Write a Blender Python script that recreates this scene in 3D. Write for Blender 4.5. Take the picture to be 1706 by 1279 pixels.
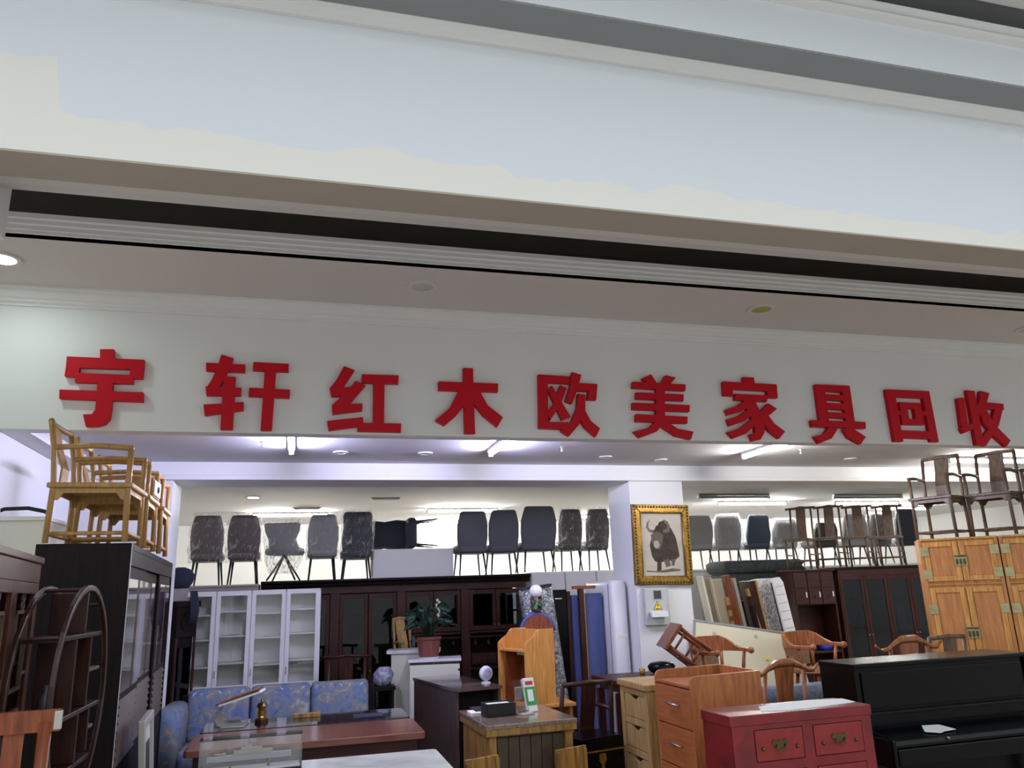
import bpy, math, random
from mathutils import Vector, Matrix
random.seed(7)
for o in list(bpy.data.objects): bpy.data.objects.remove(o, do_unlink=True)
S = bpy.context.scene
COL = S.collection
PI = math.pi

# ------------------------------------------------------------------ camera
cam_d = bpy.data.cameras.new('camera'); cam = bpy.data.objects.new('camera', cam_d); COL.objects.link(cam)
YAW, PITCH, ROLL = .270864, .260023, -.035692
f_ = Vector((math.sin(YAW)*math.cos(PITCH), math.cos(YAW)*math.cos(PITCH), math.sin(PITCH)))
r_ = Vector((math.cos(YAW), -math.sin(YAW), 0)); u_ = r_.cross(f_)
r2 = math.cos(ROLL)*r_ + math.sin(ROLL)*u_; u2 = -math.sin(ROLL)*r_ + math.cos(ROLL)*u_
cam.matrix_world = Matrix(((r2.x, u2.x, -f_.x, 0), (r2.y, u2.y, -f_.y, 0), (r2.z, u2.z, -f_.z, 1.75), (0, 0, 0, 1)))
cam_d.sensor_width = 36; cam_d.lens = 1291.36/1706*36; cam_d.clip_end = 200
S.camera = cam

# ------------------------------------------------------------------ light of the place: daylight of the open hall behind the camera
w = bpy.data.worlds.new('World'); S.world = w; w.use_nodes = True
bg = w.node_tree.nodes['Background']; bg.inputs[0].default_value = (.86, .93, 1, 1); bg.inputs[1].default_value = 1.68
S.view_settings.view_transform = 'Standard'; S.view_settings.look = 'None'
S.view_settings.gamma = 1; S.view_settings.use_curve_mapping = False
S.view_settings.exposure = 0.25

TUBE = 230.0        # fluorescent tubes
# ------------------------------------------------------------------ materials
def lin(c):
    return tuple((v/255/12.92 if v/255 <= .04045 else ((v/255+.055)/1.055)**2.4) for v in c)
MATS = {}
def new_mat(name):
    m = bpy.data.materials.new(name); m.use_nodes = True
    return m, m.node_tree, m.node_tree.nodes['Principled BSDF']
def paint(name, rgb, rough=.6, metal=0, var=.06, scale=3, bump=0, coat=0, spec=.5):
    """plain surface with a faint mottling"""
    if name in MATS: return MATS[name]
    m, nt, b = new_mat(name); c = lin(rgb)
    tc = nt.nodes.new('ShaderNodeTexCoord'); n = nt.nodes.new('ShaderNodeTexNoise'); n.inputs['Scale'].default_value = scale; n.inputs['Detail'].default_value = 4
    nt.links.new(tc.outputs['Object'], n.inputs['Vector'])
    r = nt.nodes.new('ShaderNodeValToRGB'); r.color_ramp.elements[0].position = .3; r.color_ramp.elements[1].position = .7
    r.color_ramp.elements[0].color = tuple(v*(1-var) for v in c)+(1,); r.color_ramp.elements[1].color = tuple(min(1, v*(1+var)) for v in c)+(1,)
    nt.links.new(n.outputs['Fac'], r.inputs[0]); nt.links.new(r.outputs[0], b.inputs['Base Color'])
    b.inputs['Roughness'].default_value = rough; b.inputs['Metallic'].default_value = metal
    b.inputs['Coat Weight'].default_value = coat; b.inputs['Specular IOR Level'].default_value = spec
    if bump:
        bp = nt.nodes.new('ShaderNodeBump'); bp.inputs['Strength'].default_value = bump; bp.inputs['Distance'].default_value = .01
        n2 = nt.nodes.new('ShaderNodeTexNoise'); n2.inputs['Scale'].default_value = scale*12
        nt.links.new(tc.outputs['Object'], n2.inputs['Vector']); nt.links.new(n2.outputs['Fac'], bp.inputs['Height']); nt.links.new(bp.outputs[0], b.inputs['Normal'])
    MATS[name] = m; return m
def wood(name, dark, light, axis='z', rough=.35, scale=5, coat=.1, spec=.35):
    if name in MATS: return MATS[name]
    m, nt, b = new_mat(name)
    tc = nt.nodes.new('ShaderNodeTexCoord'); mp = nt.nodes.new('ShaderNodeMapping')
    mp.inputs['Scale'].default_value = {'x': (.9, 9, 9), 'y': (9, .9, 9), 'z': (9, 9, .9)}[axis]
    n = nt.nodes.new('ShaderNodeTexNoise'); n.inputs['Scale'].default_value = scale; n.inputs['Detail'].default_value = 6; n.inputs['Distortion'].default_value = .6
    r = nt.nodes.new('ShaderNodeValToRGB'); r.color_ramp.elements[0].position = .3; r.color_ramp.elements[1].position = .68
    r.color_ramp.elements[0].color = lin(dark)+(1,); r.color_ramp.elements[1].color = lin(light)+(1,)
    nt.links.new(tc.outputs['Object'], mp.inputs[0]); nt.links.new(mp.outputs[0], n.inputs['Vector']); nt.links.new(n.outputs['Fac'], r.inputs[0]); nt.links.new(r.outputs[0], b.inputs['Base Color'])
    b.inputs['Roughness'].default_value = rough; b.inputs['Coat Weight'].default_value = coat; b.inputs['Coat Roughness'].default_value = .15; b.inputs['Specular IOR Level'].default_value = spec
    MATS[name] = m; return m
def glass(name, tint=(1, 1, 1), gloss=.12, rough=.02):
    """thin pane: mostly see-through, mirrors more at a slant"""
    if name in MATS: return MATS[name]
    m, nt, b = new_mat(name); nt.nodes.remove(b)
    t = nt.nodes.new('ShaderNodeBsdfTransparent'); t.inputs[0].default_value = tint+(1,)
    g = nt.nodes.new('ShaderNodeBsdfGlossy'); g.inputs['Roughness'].default_value = rough
    fr = nt.nodes.new('ShaderNodeFresnel'); fr.inputs[0].default_value = 1.45
    ad = nt.nodes.new('ShaderNodeMath'); ad.operation = 'ADD'; ad.use_clamp = True; ad.inputs[1].default_value = gloss*.5
    mx = nt.nodes.new('ShaderNodeMixShader')
    nt.links.new(fr.outputs[0], ad.inputs[0]); nt.links.new(ad.outputs[0], mx.inputs[0]); nt.links.new(t.outputs[0], mx.inputs[1]); nt.links.new(g.outputs[0], mx.inputs[2])
    nt.links.new(mx.outputs[0], nt.nodes['Material Output'].inputs[0]); MATS[name] = m; return m
def wrap_mat():
    """crumpled clear plastic sheet"""
    if 'plastic_wrap' in MATS: return MATS['plastic_wrap']
    m, nt, b = new_mat('plastic_wrap'); nt.nodes.remove(b)
    tc = nt.nodes.new('ShaderNodeTexCoord'); mp = nt.nodes.new('ShaderNodeMapping'); mp.inputs['Scale'].default_value = (2.4, 2.4, .9); mp.inputs['Rotation'].default_value = (0, .5, 0); n = nt.nodes.new('ShaderNodeTexNoise'); n.inputs['Scale'].default_value = 4.5; n.inputs['Detail'].default_value = 4; n.inputs['Distortion'].default_value = 3.5
    bp = nt.nodes.new('ShaderNodeBump'); bp.inputs['Strength'].default_value = 1; bp.inputs['Distance'].default_value = .05
    t = nt.nodes.new('ShaderNodeBsdfTransparent'); t.inputs[0].default_value = (.96, .96, .97, 1)
    g = nt.nodes.new('ShaderNodeBsdfGlossy'); g.inputs['Roughness'].default_value = .18
    d = nt.nodes.new('ShaderNodeBsdfTranslucent'); d.inputs[0].default_value = (.85, .85, .88, 1)
    r = nt.nodes.new('ShaderNodeValToRGB'); r.color_ramp.elements[0].position = .5; r.color_ramp.elements[1].position = .72
    r.color_ramp.elements[0].color = (.16,)*3+(1,); r.color_ramp.elements[1].color = (.8,)*3+(1,)
    m1 = nt.nodes.new('ShaderNodeMixShader'); m1.inputs[0].default_value = .45; m2 = nt.nodes.new('ShaderNodeMixShader')
    L = nt.links.new
    L(tc.outputs['Object'], mp.inputs[0]); L(mp.outputs[0], n.inputs['Vector']); L(n.outputs['Fac'], bp.inputs['Height']); L(bp.outputs[0], g.inputs['Normal']); L(n.outputs['Fac'], r.inputs[0])
    L(d.outputs[0], m1.inputs[1]); L(g.outputs[0], m1.inputs[2]); L(r.outputs[0], m2.inputs[0]); L(t.outputs[0], m2.inputs[1]); L(m1.outputs[0], m2.inputs[2])
    L(m2.outputs[0], nt.nodes['Material Output'].inputs[0]); MATS['plastic_wrap'] = m; return m
def glow(name, rgb, strength):
    if name in MATS: return MATS[name]
    m, nt, b = new_mat(name); b.inputs['Base Color'].default_value = (.9, .9, .9, 1)
    b.inputs['Emission Color'].default_value = rgb+(1,); b.inputs['Emission Strength'].default_value = strength
    MATS[name] = m; return m
def patterned(name, cols, scale, rough=.8, kind='noise', metal=0, bump=.0, pos=None):
    """fabric, marble or foil: several tones broken up by noise"""
    if name in MATS: return MATS[name]
    m, nt, b = new_mat(name); L = nt.links.new
    tc = nt.nodes.new('ShaderNodeTexCoord')
    if kind == 'voronoi':
        n = nt.nodes.new('ShaderNodeTexVoronoi'); out = n.outputs['Distance']
    else:
        n = nt.nodes.new('ShaderNodeTexNoise'); n.inputs['Detail'].default_value = 5; n.inputs['Distortion'].default_value = 1.6; out = n.outputs['Fac']
    n.inputs['Scale'].default_value = scale
    r = nt.nodes.new('ShaderNodeValToRGB'); el = r.color_ramp.elements
    k = len(cols)
    for i, c in enumerate(cols):
        p = (pos[i] if pos else .28+.44*i/(k-1))
        e = el[i] if i < 2 else el.new(p)
        e.position = p; e.color = lin(c)+(1,)
    L(tc.outputs['Object'], n.inputs['Vector']); L(out, r.inputs[0]); L(r.outputs[0], b.inputs['Base Color'])
    b.inputs['Roughness'].default_value = rough; b.inputs['Metallic'].default_value = metal
    if bump:
        bp = nt.nodes.new('ShaderNodeBump'); bp.inputs['Strength'].default_value = bump; bp.inputs['Distance'].default_value = .03
        L(out, bp.inputs['Height']); L(bp.outputs[0], b.inputs['Normal'])
    MATS[name] = m; return m

M = dict(
    shopceil=paint('shop_ceiling_paint', (206, 205, 206), .9, var=.02, scale=1), moonred=wood('old_redwood', (58, 28, 18), (92, 48, 30), 'z', .4), wall=paint('white_emulsion', (226, 227, 226), .85, var=.02, scale=1.2),
    beam=None, ceil=paint('ceiling_paint', (208, 204, 199), .9, var=.02, scale=1),
    red=paint('red_sign_board', (192, 14, 34), .5, var=.05, scale=2, spec=.2),
    floor=paint('floor_tile', (176, 168, 156), .35, var=.05, scale=2),
    pale=wood('honey_wood', (146, 108, 58), (180, 140, 82), 'z', .4),
    gold=wood('golden_rosewood', (172, 116, 56), (214, 158, 86), 'z', .36),
    gold_panel=wood('golden_rosewood_panel', (164, 104, 58), (196, 134, 78), 'z', .36),
    wenge=wood('dark_wenge', (14, 9, 10), (26, 17, 18), 'z', .5, coat=0, spec=.15),
    mahog=wood('dark_mahogany', (36, 16, 13), (66, 32, 25), 'z', .4, coat=0, spec=.25),
    mahogx=wood('dark_mahogany_across', (36, 17, 14), (66, 33, 27), 'x', .4, coat=0, spec=.25),
    redwood=wood('reddish_rosewood', (92, 44, 24), (140, 72, 40), 'z', .32),
    chairwood=wood('chestnut_chair_wood', (118, 66, 38), (164, 100, 60), 'z', .3),
    greywood=wood('weathered_brown_wood', (72, 58, 48), (112, 92, 76), 'z', .5), greysoff=paint('soffit_grey', (138, 140, 142), .9, var=.02), shadesoff=paint('beam_underside_shade', (170, 160, 148), .9, var=.03), darkcove=paint('cove_shade_grey', (110, 104, 98), .95), moonwood=wood('near_black_rosewood', (34, 17, 13), (58, 30, 22), 'z', .35, spec=.35),
    orange=wood('orange_cherry_laminate', (142, 82, 44), (178, 112, 66), 'z', .4),
    orangex=wood('orange_cherry_laminate_across', (142, 78, 42), (172, 102, 58), 'x', .4),
    beech=wood('orange_beech_laminate', (186, 124, 58), (216, 156, 84), 'z', .4),
    oak=wood('yellow_oak', (140, 110, 66), (180, 148, 96), 'z', .45),
    walnut=wood('dark_walnut_laminate', (58, 46, 42), (92, 74, 66), 'z', .3),
    pine=wood('striped_pine', (96, 68, 32), (172, 130, 68), 'z', .4, scale=3),
    pinetop=wood('grey_brown_table_top', (94, 80, 68), (142, 122, 104), 'y', .18, coat=.5),
    deskred=wood('red_brown_desk_top', (104, 58, 48), (134, 78, 64), 'x', .18, coat=.5),
    black=paint('piano_black', (7, 7, 9), .22, spec=.16), blackm=paint('black_metal', (16, 16, 20), .45),
    dkgrey=paint('charcoal_board', (46, 46, 50), .5),
    white=paint('white_lacquer', (228, 228, 232), .35, var=.01), cream=paint('cream_lacquer', (226, 224, 206), .4, var=.02),
    shelfwhite=paint('white_shelf_board', (230, 230, 222), .5, var=.02),
    greyboard=paint('grey_board', (150, 144, 142), .7),
    pane=glass('clear_pane', gloss=.02), dkpane=glass('tinted_pane', (.3, .33, .36), 0), acrylic=glass('acrylic', (.96, .97, .98), .1),
    brass=paint('aged_brass', (168, 160, 122), .35, .85, var=.15, scale=20), dkbrass=paint('dark_brass', (92, 80, 50), .4, .8, var=.2, scale=25),
    gilt=paint('gilt', (150, 114, 48), .35, .7, var=.4, scale=40), steel=paint('brushed_steel', (186, 186, 190), .3, .9),
    silver=paint('silver_frame', (176, 172, 162), .4, .4),
    grey_up=paint('grey_upholstery', (92, 94, 102), .8, scale=30), lt_up=paint('light_grey_upholstery', (150, 150, 152), .8, scale=30),
    brn_up=paint('brown_leatherette', (78, 62, 60), .45, scale=20), dkb_up=paint('dark_brown_leatherette', (58, 52, 50), .45, scale=20),
    navy_up=paint('navy_upholstery', (36, 42, 56), .7, scale=30), slate_up=paint('slate_upholstery', (66, 76, 92), .75, scale=30),
    char_up=patterned('charcoal_quilt', [(42, 48, 50), (66, 74, 76)], 6, .85),
    wrap=wrap_mat(), tube=glow('lit_tube', (1, .98, .96), TUBE), vtube=glow('lit_violet_tube', (.8, .79, 1.25), TUBE), btube=glow('lit_warm_tube', (1, .975, .92), TUBE*1.3), lamp=glow('lit_downlight', (.82, 1, .95), 75), offlamp=paint('unlit_lamp', (190, 186, 178), .5),
    yellamp=paint('unlit_yellowed_lamp', (176, 164, 88), .5),
    fixture=paint('lamp_housing', (206, 206, 204), .5), dkfix=paint('grey_lamp_housing', (120, 122, 122), .5),
    sofa=patterned('blue_floral_brocade', [(66, 84, 128), (92, 114, 150), (128, 122, 110), (150, 160, 170)], 9, .75),
    marble=patterned('white_marble', [(196, 200, 190), (222, 224, 214), (232, 232, 226)], 2.2, .12),
    foil=patterned('silver_foil_wrap', [(60, 64, 68), (150, 156, 160), (225, 228, 228)], 26, .22, metal=.75, bump=.8),
    blue=paint('blue_cloth', (76, 88, 138), .85, scale=16), leaf=paint('dark_green_leaf', (26, 60, 46), .35, var=.25, scale=8),
    terra=paint('terracotta_pot', (122, 68, 60), .7, var=.12), soil=paint('potting_soil', (50, 38, 30), .95),
    canvas=patterned('aged_canvas', [(170, 162, 146), (194, 188, 174)], 3, .85), yak=patterned('brown_black_fur', [(34, 28, 24), (70, 60, 50)], 14, .9),
    yak2=paint('grey_brown_fur', (94, 84, 72), .9, scale=20), horn=paint('horn_grey', (96, 88, 76), .7, scale=18), muzzle=paint('pale_muzzle', (158, 150, 138), .8),
    yellow=paint('warning_yellow', (240, 214, 40), .5, var=.01), blk=paint('matt_black', (14, 14, 14), .6), paper=paint('white_paper', (226, 228, 224), .8, var=.02),
    metergrey=paint('meter_box_grey', (186, 190, 188), .5, var=.02), chest=patterned('worn_red_lacquer', [(84, 13, 19), (118, 20, 27), (128, 27, 32)], 3, .4),
    chest2=patterned('orange_red_lacquer', [(112, 20, 22), (142, 32, 30)], 4, .42), navycloth=paint('navy_cloth', (30, 32, 54), .9, scale=20),
    greybeige=paint('beige_board', (168, 154, 136), .75), quilt=patterned('quilted_ticking', [(146, 148, 162), (226, 227, 230)], 22, .8, kind='voronoi', bump=.9, pos=(.1, .55)),
    board=paint('cream_whiteboard', (226, 220, 190), .35, var=.02), alum=paint('aluminium_edge', (160, 162, 164), .35, .8), green=paint('green_print', (40, 150, 80), .5),
    globe=paint('opal_glass', (238, 238, 242), .25, var=.01), statue=paint('bronze_statue', (70, 46, 40), .45, .3, var=.3, scale=30), bluepl=paint('blue_plastic', (40, 66, 140), .4),
    cane=patterned('cane_weave', [(96, 70, 50), (150, 118, 88)], 60, .6), carton=paint('brown_cardboard', (152, 118, 78), .9), bagblue=paint('blue_bag', (28, 40, 170), .5), baggreen=patterned('pale_plastic_bag', [(170, 196, 186), (214, 224, 220), (80, 140, 100)], 5, .5),
    redpl=paint('red_plastic', (190, 30, 44), .5), greysofa=patterned('grey_blue_sofa_cloth', [(70, 78, 92), (104, 112, 124)], 12, .85), dkglass=paint('dark_display', (60, 64, 66), .2), fangrey=paint('fan_grille_grey', (150, 150, 168), .5), wfan=paint('white_plastic', (216, 216, 232), .4, var=.01),
)
def beam_mat():
    """white plaster with an old brush-line of creamier paint along its lower edge"""
    m, nt, b = new_mat('repainted_plaster'); L = nt.links.new
    tc = nt.nodes.new('ShaderNodeTexCoord'); sx = nt.nodes.new('ShaderNodeSeparateXYZ'); L(tc.outputs['Object'], sx.inputs[0])
    n = nt.nodes.new('ShaderNodeTexNoise'); n.inputs['Scale'].default_value = 2.2; n.inputs['Detail'].default_value = 7; L(tc.outputs['Object'], n.inputs['Vector'])
    a = nt.nodes.new('ShaderNodeMath'); a.operation = 'MULTIPLY_ADD'; a.inputs[1].default_value = .42; a.inputs[2].default_value = -.21; L(n.outputs['Fac'], a.inputs[0])
    ln = nt.nodes.new('ShaderNodeMapRange'); ln.inputs[1].default_value = -1.2; ln.inputs[2].default_value = 4.2; ln.inputs[3].default_value = 3.75; ln.inputs[4].default_value = 3.635; L(sx.outputs[0], ln.inputs[0])
    pt = nt.nodes.new('ShaderNodeMapRange'); pt.inputs[1].default_value = -1.02; pt.inputs[2].default_value = -1.06; pt.inputs[3].default_value = 0; pt.inputs[4].default_value = .24; L(sx.outputs[0], pt.inputs[0])
    s1_ = nt.nodes.new('ShaderNodeMath'); s1_.operation = 'ADD'; L(ln.outputs[0], s1_.inputs[0]); L(pt.outputs[0], s1_.inputs[1]); s2_ = nt.nodes.new('ShaderNodeMath'); s2_.operation = 'ADD'; L(s1_.outputs[0], s2_.inputs[0]); L(a.outputs[0], s2_.inputs[1]); a = s2_
    gt = nt.nodes.new('ShaderNodeMath'); gt.operation = 'SUBTRACT'; L(sx.outputs[2], gt.inputs[0]); L(a.outputs[0], gt.inputs[1])
    mr = nt.nodes.new('ShaderNodeMapRange'); mr.inputs[1].default_value = -.004; mr.inputs[2].default_value = .004; L(gt.outputs[0], mr.inputs[0])
    mx = nt.nodes.new('ShaderNodeMix'); mx.data_type = 'RGBA'; mx.inputs[6].default_value = lin((226, 224, 216))+(1,); mx.inputs[7].default_value = lin((217, 221, 225))+(1,)
    L(mr.outputs[0], mx.inputs[0]); L(mx.outputs[2], b.inputs['Base Color']); b.inputs['Roughness'].default_value = .85
    return m
M['beam'] = beam_mat()

# ------------------------------------------------------------------ mesh building
class MB:
    def __init__(s): s.v = []; s.f = []
    def add(s, vs, fs):
        o = len(s.v); s.v += [tuple(v) for v in vs]; s.f += [tuple(i+o for i in f) for f in fs]; return s
    def box(s, x0, x1, y0, y1, z0, z1):
        return s.add([(x, y, z) for z in (z0, z1) for y in (y0, y1) for x in (x0, x1)],
                     [(0, 2, 3, 1), (4, 5, 7, 6), (0, 1, 5, 4), (2, 6, 7, 3), (0, 4, 6, 2), (1, 3, 7, 5)])
    def prism(s, poly, a, b, ax='y'):
        """outline in the plane across axis ax, pushed from a to b"""
        n = len(poly); area = sum(poly[i][0]*poly[(i+1) % n][1]-poly[(i+1) % n][0]*poly[i][1] for i in range(n))
        if area < 0: poly = poly[::-1]
        P = {'y': lambda p, t: (p[0], t, p[1]), 'x': lambda p, t: (t, p[0], p[1]), 'z': lambda p, t: (p[0], p[1], t)}[ax]
        vs = [P(p, a) for p in poly]+[P(p, b) for p in poly]
        fs = [tuple(range(n)), tuple(range(2*n-1, n-1, -1))]+[(i, i+n, (i+1) % n+n, (i+1) % n) for i in range(n)]
        if ax in ('x', 'z'): fs = [f[::-1] for f in fs]
        return s.add(vs, fs)
    def tube(s, path, r, n=8, caps=True, closed=False):
        path = [Vector(p) for p in path]; k = len(path); rr = r if isinstance(r, (list, tuple)) else [r]*k
        rings = []; up = None
        for i, p in enumerate(path):
            if closed: d = path[(i+1) % k]-path[i-1]
            else: d = path[min(i+1, k-1)]-path[max(i-1, 0)]
            d.normalize()
            if up is None: up = Vector((0, 0, 1)) if abs(d.z) < .9 else Vector((1, 0, 0))
            x = d.cross(up).normalized(); up = x.cross(d).normalized()
            rings.append([p+rr[i]*(math.cos(2*PI*j/n)*x+math.sin(2*PI*j/n)*up) for j in range(n)])
        return s.loft(rings, caps and not closed, closed)
    def loft(s, rings, caps=True, closed=False):
        n = len(rings[0]); k = len(rings); vs = [v for r in rings for v in r]; fs = []
        for i in range(k if closed else k-1):
            a = i*n; b = ((i+1) % k)*n
            fs += [(a+j, a+(j+1) % n, b+(j+1) % n, b+j) for j in range(n)]
        if caps: fs += [tuple(range(n-1, -1, -1)), tuple(range((k-1)*n, k*n))]
        return s.add(vs, fs)
    def lathe(s, prof, n=20, c=(0, 0, 0)):
        return s.loft([[(c[0]+r*math.cos(2*PI*j/n), c[1]+r*math.sin(2*PI*j/n), c[2]+z) for j in range(n)] for r, z in prof])
    def ball(s, c, r, n=10, m=6, sc=(1, 1, 1)):
        return s.loft([[(c[0]+sc[0]*r*math.sin(PI*(i+.02)/(m+.04))*math.cos(2*PI*j/n), c[1]+sc[1]*r*math.sin(PI*(i+.02)/(m+.04))*math.sin(2*PI*j/n), c[2]-sc[2]*r*math.cos(PI*(i+.02)/(m+.04))) for j in range(n)] for i in range(m+1)])
    def rot(s, mat):
        s.v = [tuple(mat @ Vector(v)) for v in s.v]; return s
    def build(s, name, mat, parent=None, smooth=False, bevel=0, loc=None):
        me = bpy.data.meshes.new(name); me.from_pydata(s.v, [], s.f); me.update()
        if isinstance(mat, str): mat = M[mat]
        me.materials.append(mat)
        if smooth: me.polygons.foreach_set('use_smooth', [True]*len(me.polygons))
        o = bpy.data.objects.new(name, me); COL.objects.link(o)
        if parent is not None: o.parent = parent
        if loc: o.location = loc
        if bevel:
            md = o.modifiers.new('bevel', 'BEVEL'); md.width = bevel; md.segments = 2; md.limit_method = 'ANGLE'
        return o
def rrect(w, d, r, k=4, cx=0, cy=0):
    """rounded rectangle outline, counter-clockwise"""
    r = min(r, w/2-1e-4, d/2-1e-4); out = []
    for (sx, sy, a0) in ((1, 1, 0), (-1, 1, PI/2), (-1, -1, PI), (1, -1, 3*PI/2)):
        for i in range(k+1):
            a = a0+PI/2*i/k; out.append((cx+sx*(w/2-r)+r*math.cos(a), cy+sy*(d/2-r)+r*math.sin(a)))
    return out
def pad(levels, k=3):
    """stack of rounded-rectangle rings: (z, width, depth, corner radius, x shift, y shift)"""
    return MB().loft([[(x, y, z) for x, y in rrect(w, d, r, k, cx, cy)] for (z, w, d, r, cx, cy) in levels])
def bx(name, mat, parent, *c, bevel=.003): return MB().box(*c).build(name, mat, parent, bevel=bevel)
def tag(o, label, cat, group=None):
    o['label'] = label; o['category'] = cat
    if group: o['group'] = group
    return o
def thing(name, label, cat, loc=(0, 0, 0), rz=0, group=None):
    o = bpy.data.objects.new(name, None); COL.objects.link(o); o.location = loc; o.rotation_euler = (0, 0, math.radians(rz)); o.empty_display_size = .1
    return tag(o, label, cat, group)
def struct(name, mb, mat, **k):
    o = mb.build(name, mat, **k); o['kind'] = 'structure'; return o
def copy_tree(o, parent=None):
    c = o.copy(); COL.objects.link(c); c.parent = parent
    for ch in list(o.children): copy_tree(ch, c)
    return c
def dup(o, label, loc, rz, group=None):
    c = copy_tree(o); c.location = loc; c.rotation_euler = (0, 0, math.radians(rz)); c['label'] = label
    if group: c['group'] = group
    return c
SIGN = [  # (centre x, base z, strokes as outlines in mm) for each character
 (-1.4,2.972,[[(-43,574),(48,579),(56,499),(-36,498)],[(-253,510),(259,508),(260,432),(-251,430)],[(-251,435),(-163,434),(-165,360),(-253,363)],[(169,437),(259,435),(258,363),(171,363)],[(-186,390),(197,388),(195,323),(-180,320)],[(-274,263),(271,261),(275,190),(-270,198)],[(-37,365),(62,353),(72,134),(66,57),(38,18),(-10,2),(-81,0),(-107,86),(-50,91),(-32,124)]]),
 (-0.41,2.968,[[(-306,508),(-28,505),(-28,444),(-303,446)],[(-202,577),(-115,551),(-160,410),(-202,319),(-293,313),(-261,374),(-233,448)],[(-298,324),(-47,323),(-47,261),(-289,256)],[(-177,406),(-91,405),(-91,2),(-176,1)],[(-304,185),(-25,213),(-23,150),(-291,103)],[(30,527),(289,524),(290,461),(29,462)],[(10,325),(306,318),(304,254),(8,259)],[(116,521),(199,520),(186,1),(106,0)]]),
 (0.46,2.973,[[(-165,519),(-82,488),(-173,340),(-268,337),(-222,403)],[(-269,342),(-101,351),(-116,279),(-256,270)],[(-74,403),(4,368),(-114,215),(-249,202),(-148,304)],[(-249,205),(-20,223),(-19,164),(-243,130)],[(-282,77),(-13,114),(-9,44),(-268,3)],[(-25,458),(261,459),(259,389),(-29,389)],[(64,448),(151,451),(149,51),(65,49)],[(-51,67),(282,69),(280,0),(-53,2)]]),
 (1.29,2.971,[[(-247,424),(246,424),(242,352),(-249,350)],[(-44,545),(38,545),(43,1),(-41,0)],[(-83,354),(-15,356),(-17,258),(-109,143),(-203,61),(-277,102),(-159,210)],[(30,358),(90,353),(154,237),(278,140),(229,60),(116,148),(28,259)]]),
 (2.14,2.964,[[(-254,522),(-172,518),(-188,62),(-268,65)],[(-254,522),(23,516),(17,451),(-254,454)],[(-265,119),(-11,119),(-18,56),(-268,62)],[(-66,437),(-10,412),(-75,261),(-170,131),(-188,195),(-119,296)],[(-174,385),(-141,431),(11,164),(-64,134)],[(45,554),(128,533),(81,393),(29,277),(-27,300),(17,418)],[(71,461),(268,457),(247,316),(167,317),(183,391),(58,392)],[(87,366),(151,359),(142,218),(66,220)],[(67,238),(139,231),(83,103),(-12,1),(-80,44),(14,128)],[(86,229),(142,222),(184,136),(265,71),(224,0),(132,77),(93,148)]]),
 (2.99,2.955,[[(-159,532),(-75,573),(-26,493),(-111,483)],[(62,569),(159,552),(95,482),(13,491)],[(-251,500),(248,492),(240,434),(-260,442)],[(-228,405),(220,401),(212,342),(-232,347)],[(-268,313),(270,306),(260,245),(-272,253)],[(-244,213),(237,201),(229,141),(-251,147)],[(-34,497),(46,492),(14,101),(-67,118)],[(-63,155),(18,147),(-69,63),(-228,7),(-280,60),(-143,94)],[(-22,147),(38,153),(132,92),(280,69),(248,0),(107,29),(1,97)]]),
 (3.89,2.95,[[(-68,588),(39,587),(39,525),(-68,526)],[(-278,539),(266,530),(263,462),(-282,471)],[(-281,483),(-184,478),(-197,406),(-283,409)],[(160,474),(262,472),(259,401),(159,402)],[(-173,428),(158,423),(143,364),(-176,370)],[(-77,373),(18,376),(53,289),(92,174),(79,78),(32,16),(-48,0),(-70,60),(-12,82),(-11,153),(-50,248),(-77,305)],[(-70,373),(-17,340),(-115,271),(-263,229),(-282,280),(-168,316)],[(-60,286),(-12,249),(-105,179),(-258,132),(-276,191),(-158,228)],[(-21,210),(20,163),(-109,65),(-236,21),(-289,77),(-150,121)],[(152,350),(236,300),(76,187),(35,244)],[(52,218),(128,252),(191,163),(289,92),(221,27),(128,98),(79,161)]]),
 (4.76,2.938,[[(-193,558),(-98,555),(-101,187),(-197,189)],[(92,554),(178,557),(176,187),(80,191)],[(-193,558),(178,557),(173,491),(-194,496)],[(-112,468),(97,463),(94,408),(-114,414)],[(-114,386),(99,380),(98,320),(-112,328)],[(-110,298),(97,291),(98,240),(-107,247)],[(-291,217),(291,212),(284,148),(-287,154)],[(-118,152),(-24,138),(-101,50),(-238,1),(-283,66),(-173,92)],[(37,139),(127,157),(270,70),(200,0),(81,61)]]),
 (5.59,2.971,[[(-251,503),(246,501),(241,429),(-253,430)],[(-251,503),(-153,502),(-151,0),(-245,0)],[(162,502),(246,501),(253,2),(166,3)],[(-182,108),(230,102),(232,28),(-172,36)],[(-124,381),(113,379),(113,321),(-121,319)],[(-124,381),(-40,379),(-42,166),(-125,168)],[(35,377),(118,379),(122,167),(35,167)],[(-131,221),(121,218),(122,165),(-128,164)],[(-176,297),(-112,295),(-115,254),(-177,256)],[(106,300),(169,298),(165,256),(108,259)]]),
 (6.42,2.937,[[(-258,475),(-179,482),(-194,195),(-277,194)],[(-286,183),(-103,239),(-90,187),(-267,125)],[(-130,560),(-37,555),(-50,11),(-139,10)],[(36,559),(139,537),(63,402),(-39,293),(-76,356),(-4,442)],[(47,444),(286,434),(278,371),(44,376)],[(177,394),(263,375),(177,214),(74,107),(-32,3),(-129,20),(64,190)],[(-24,357),(58,380),(123,223),(282,64),(217,0),(95,107),(-3,231)]]),
]
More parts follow.
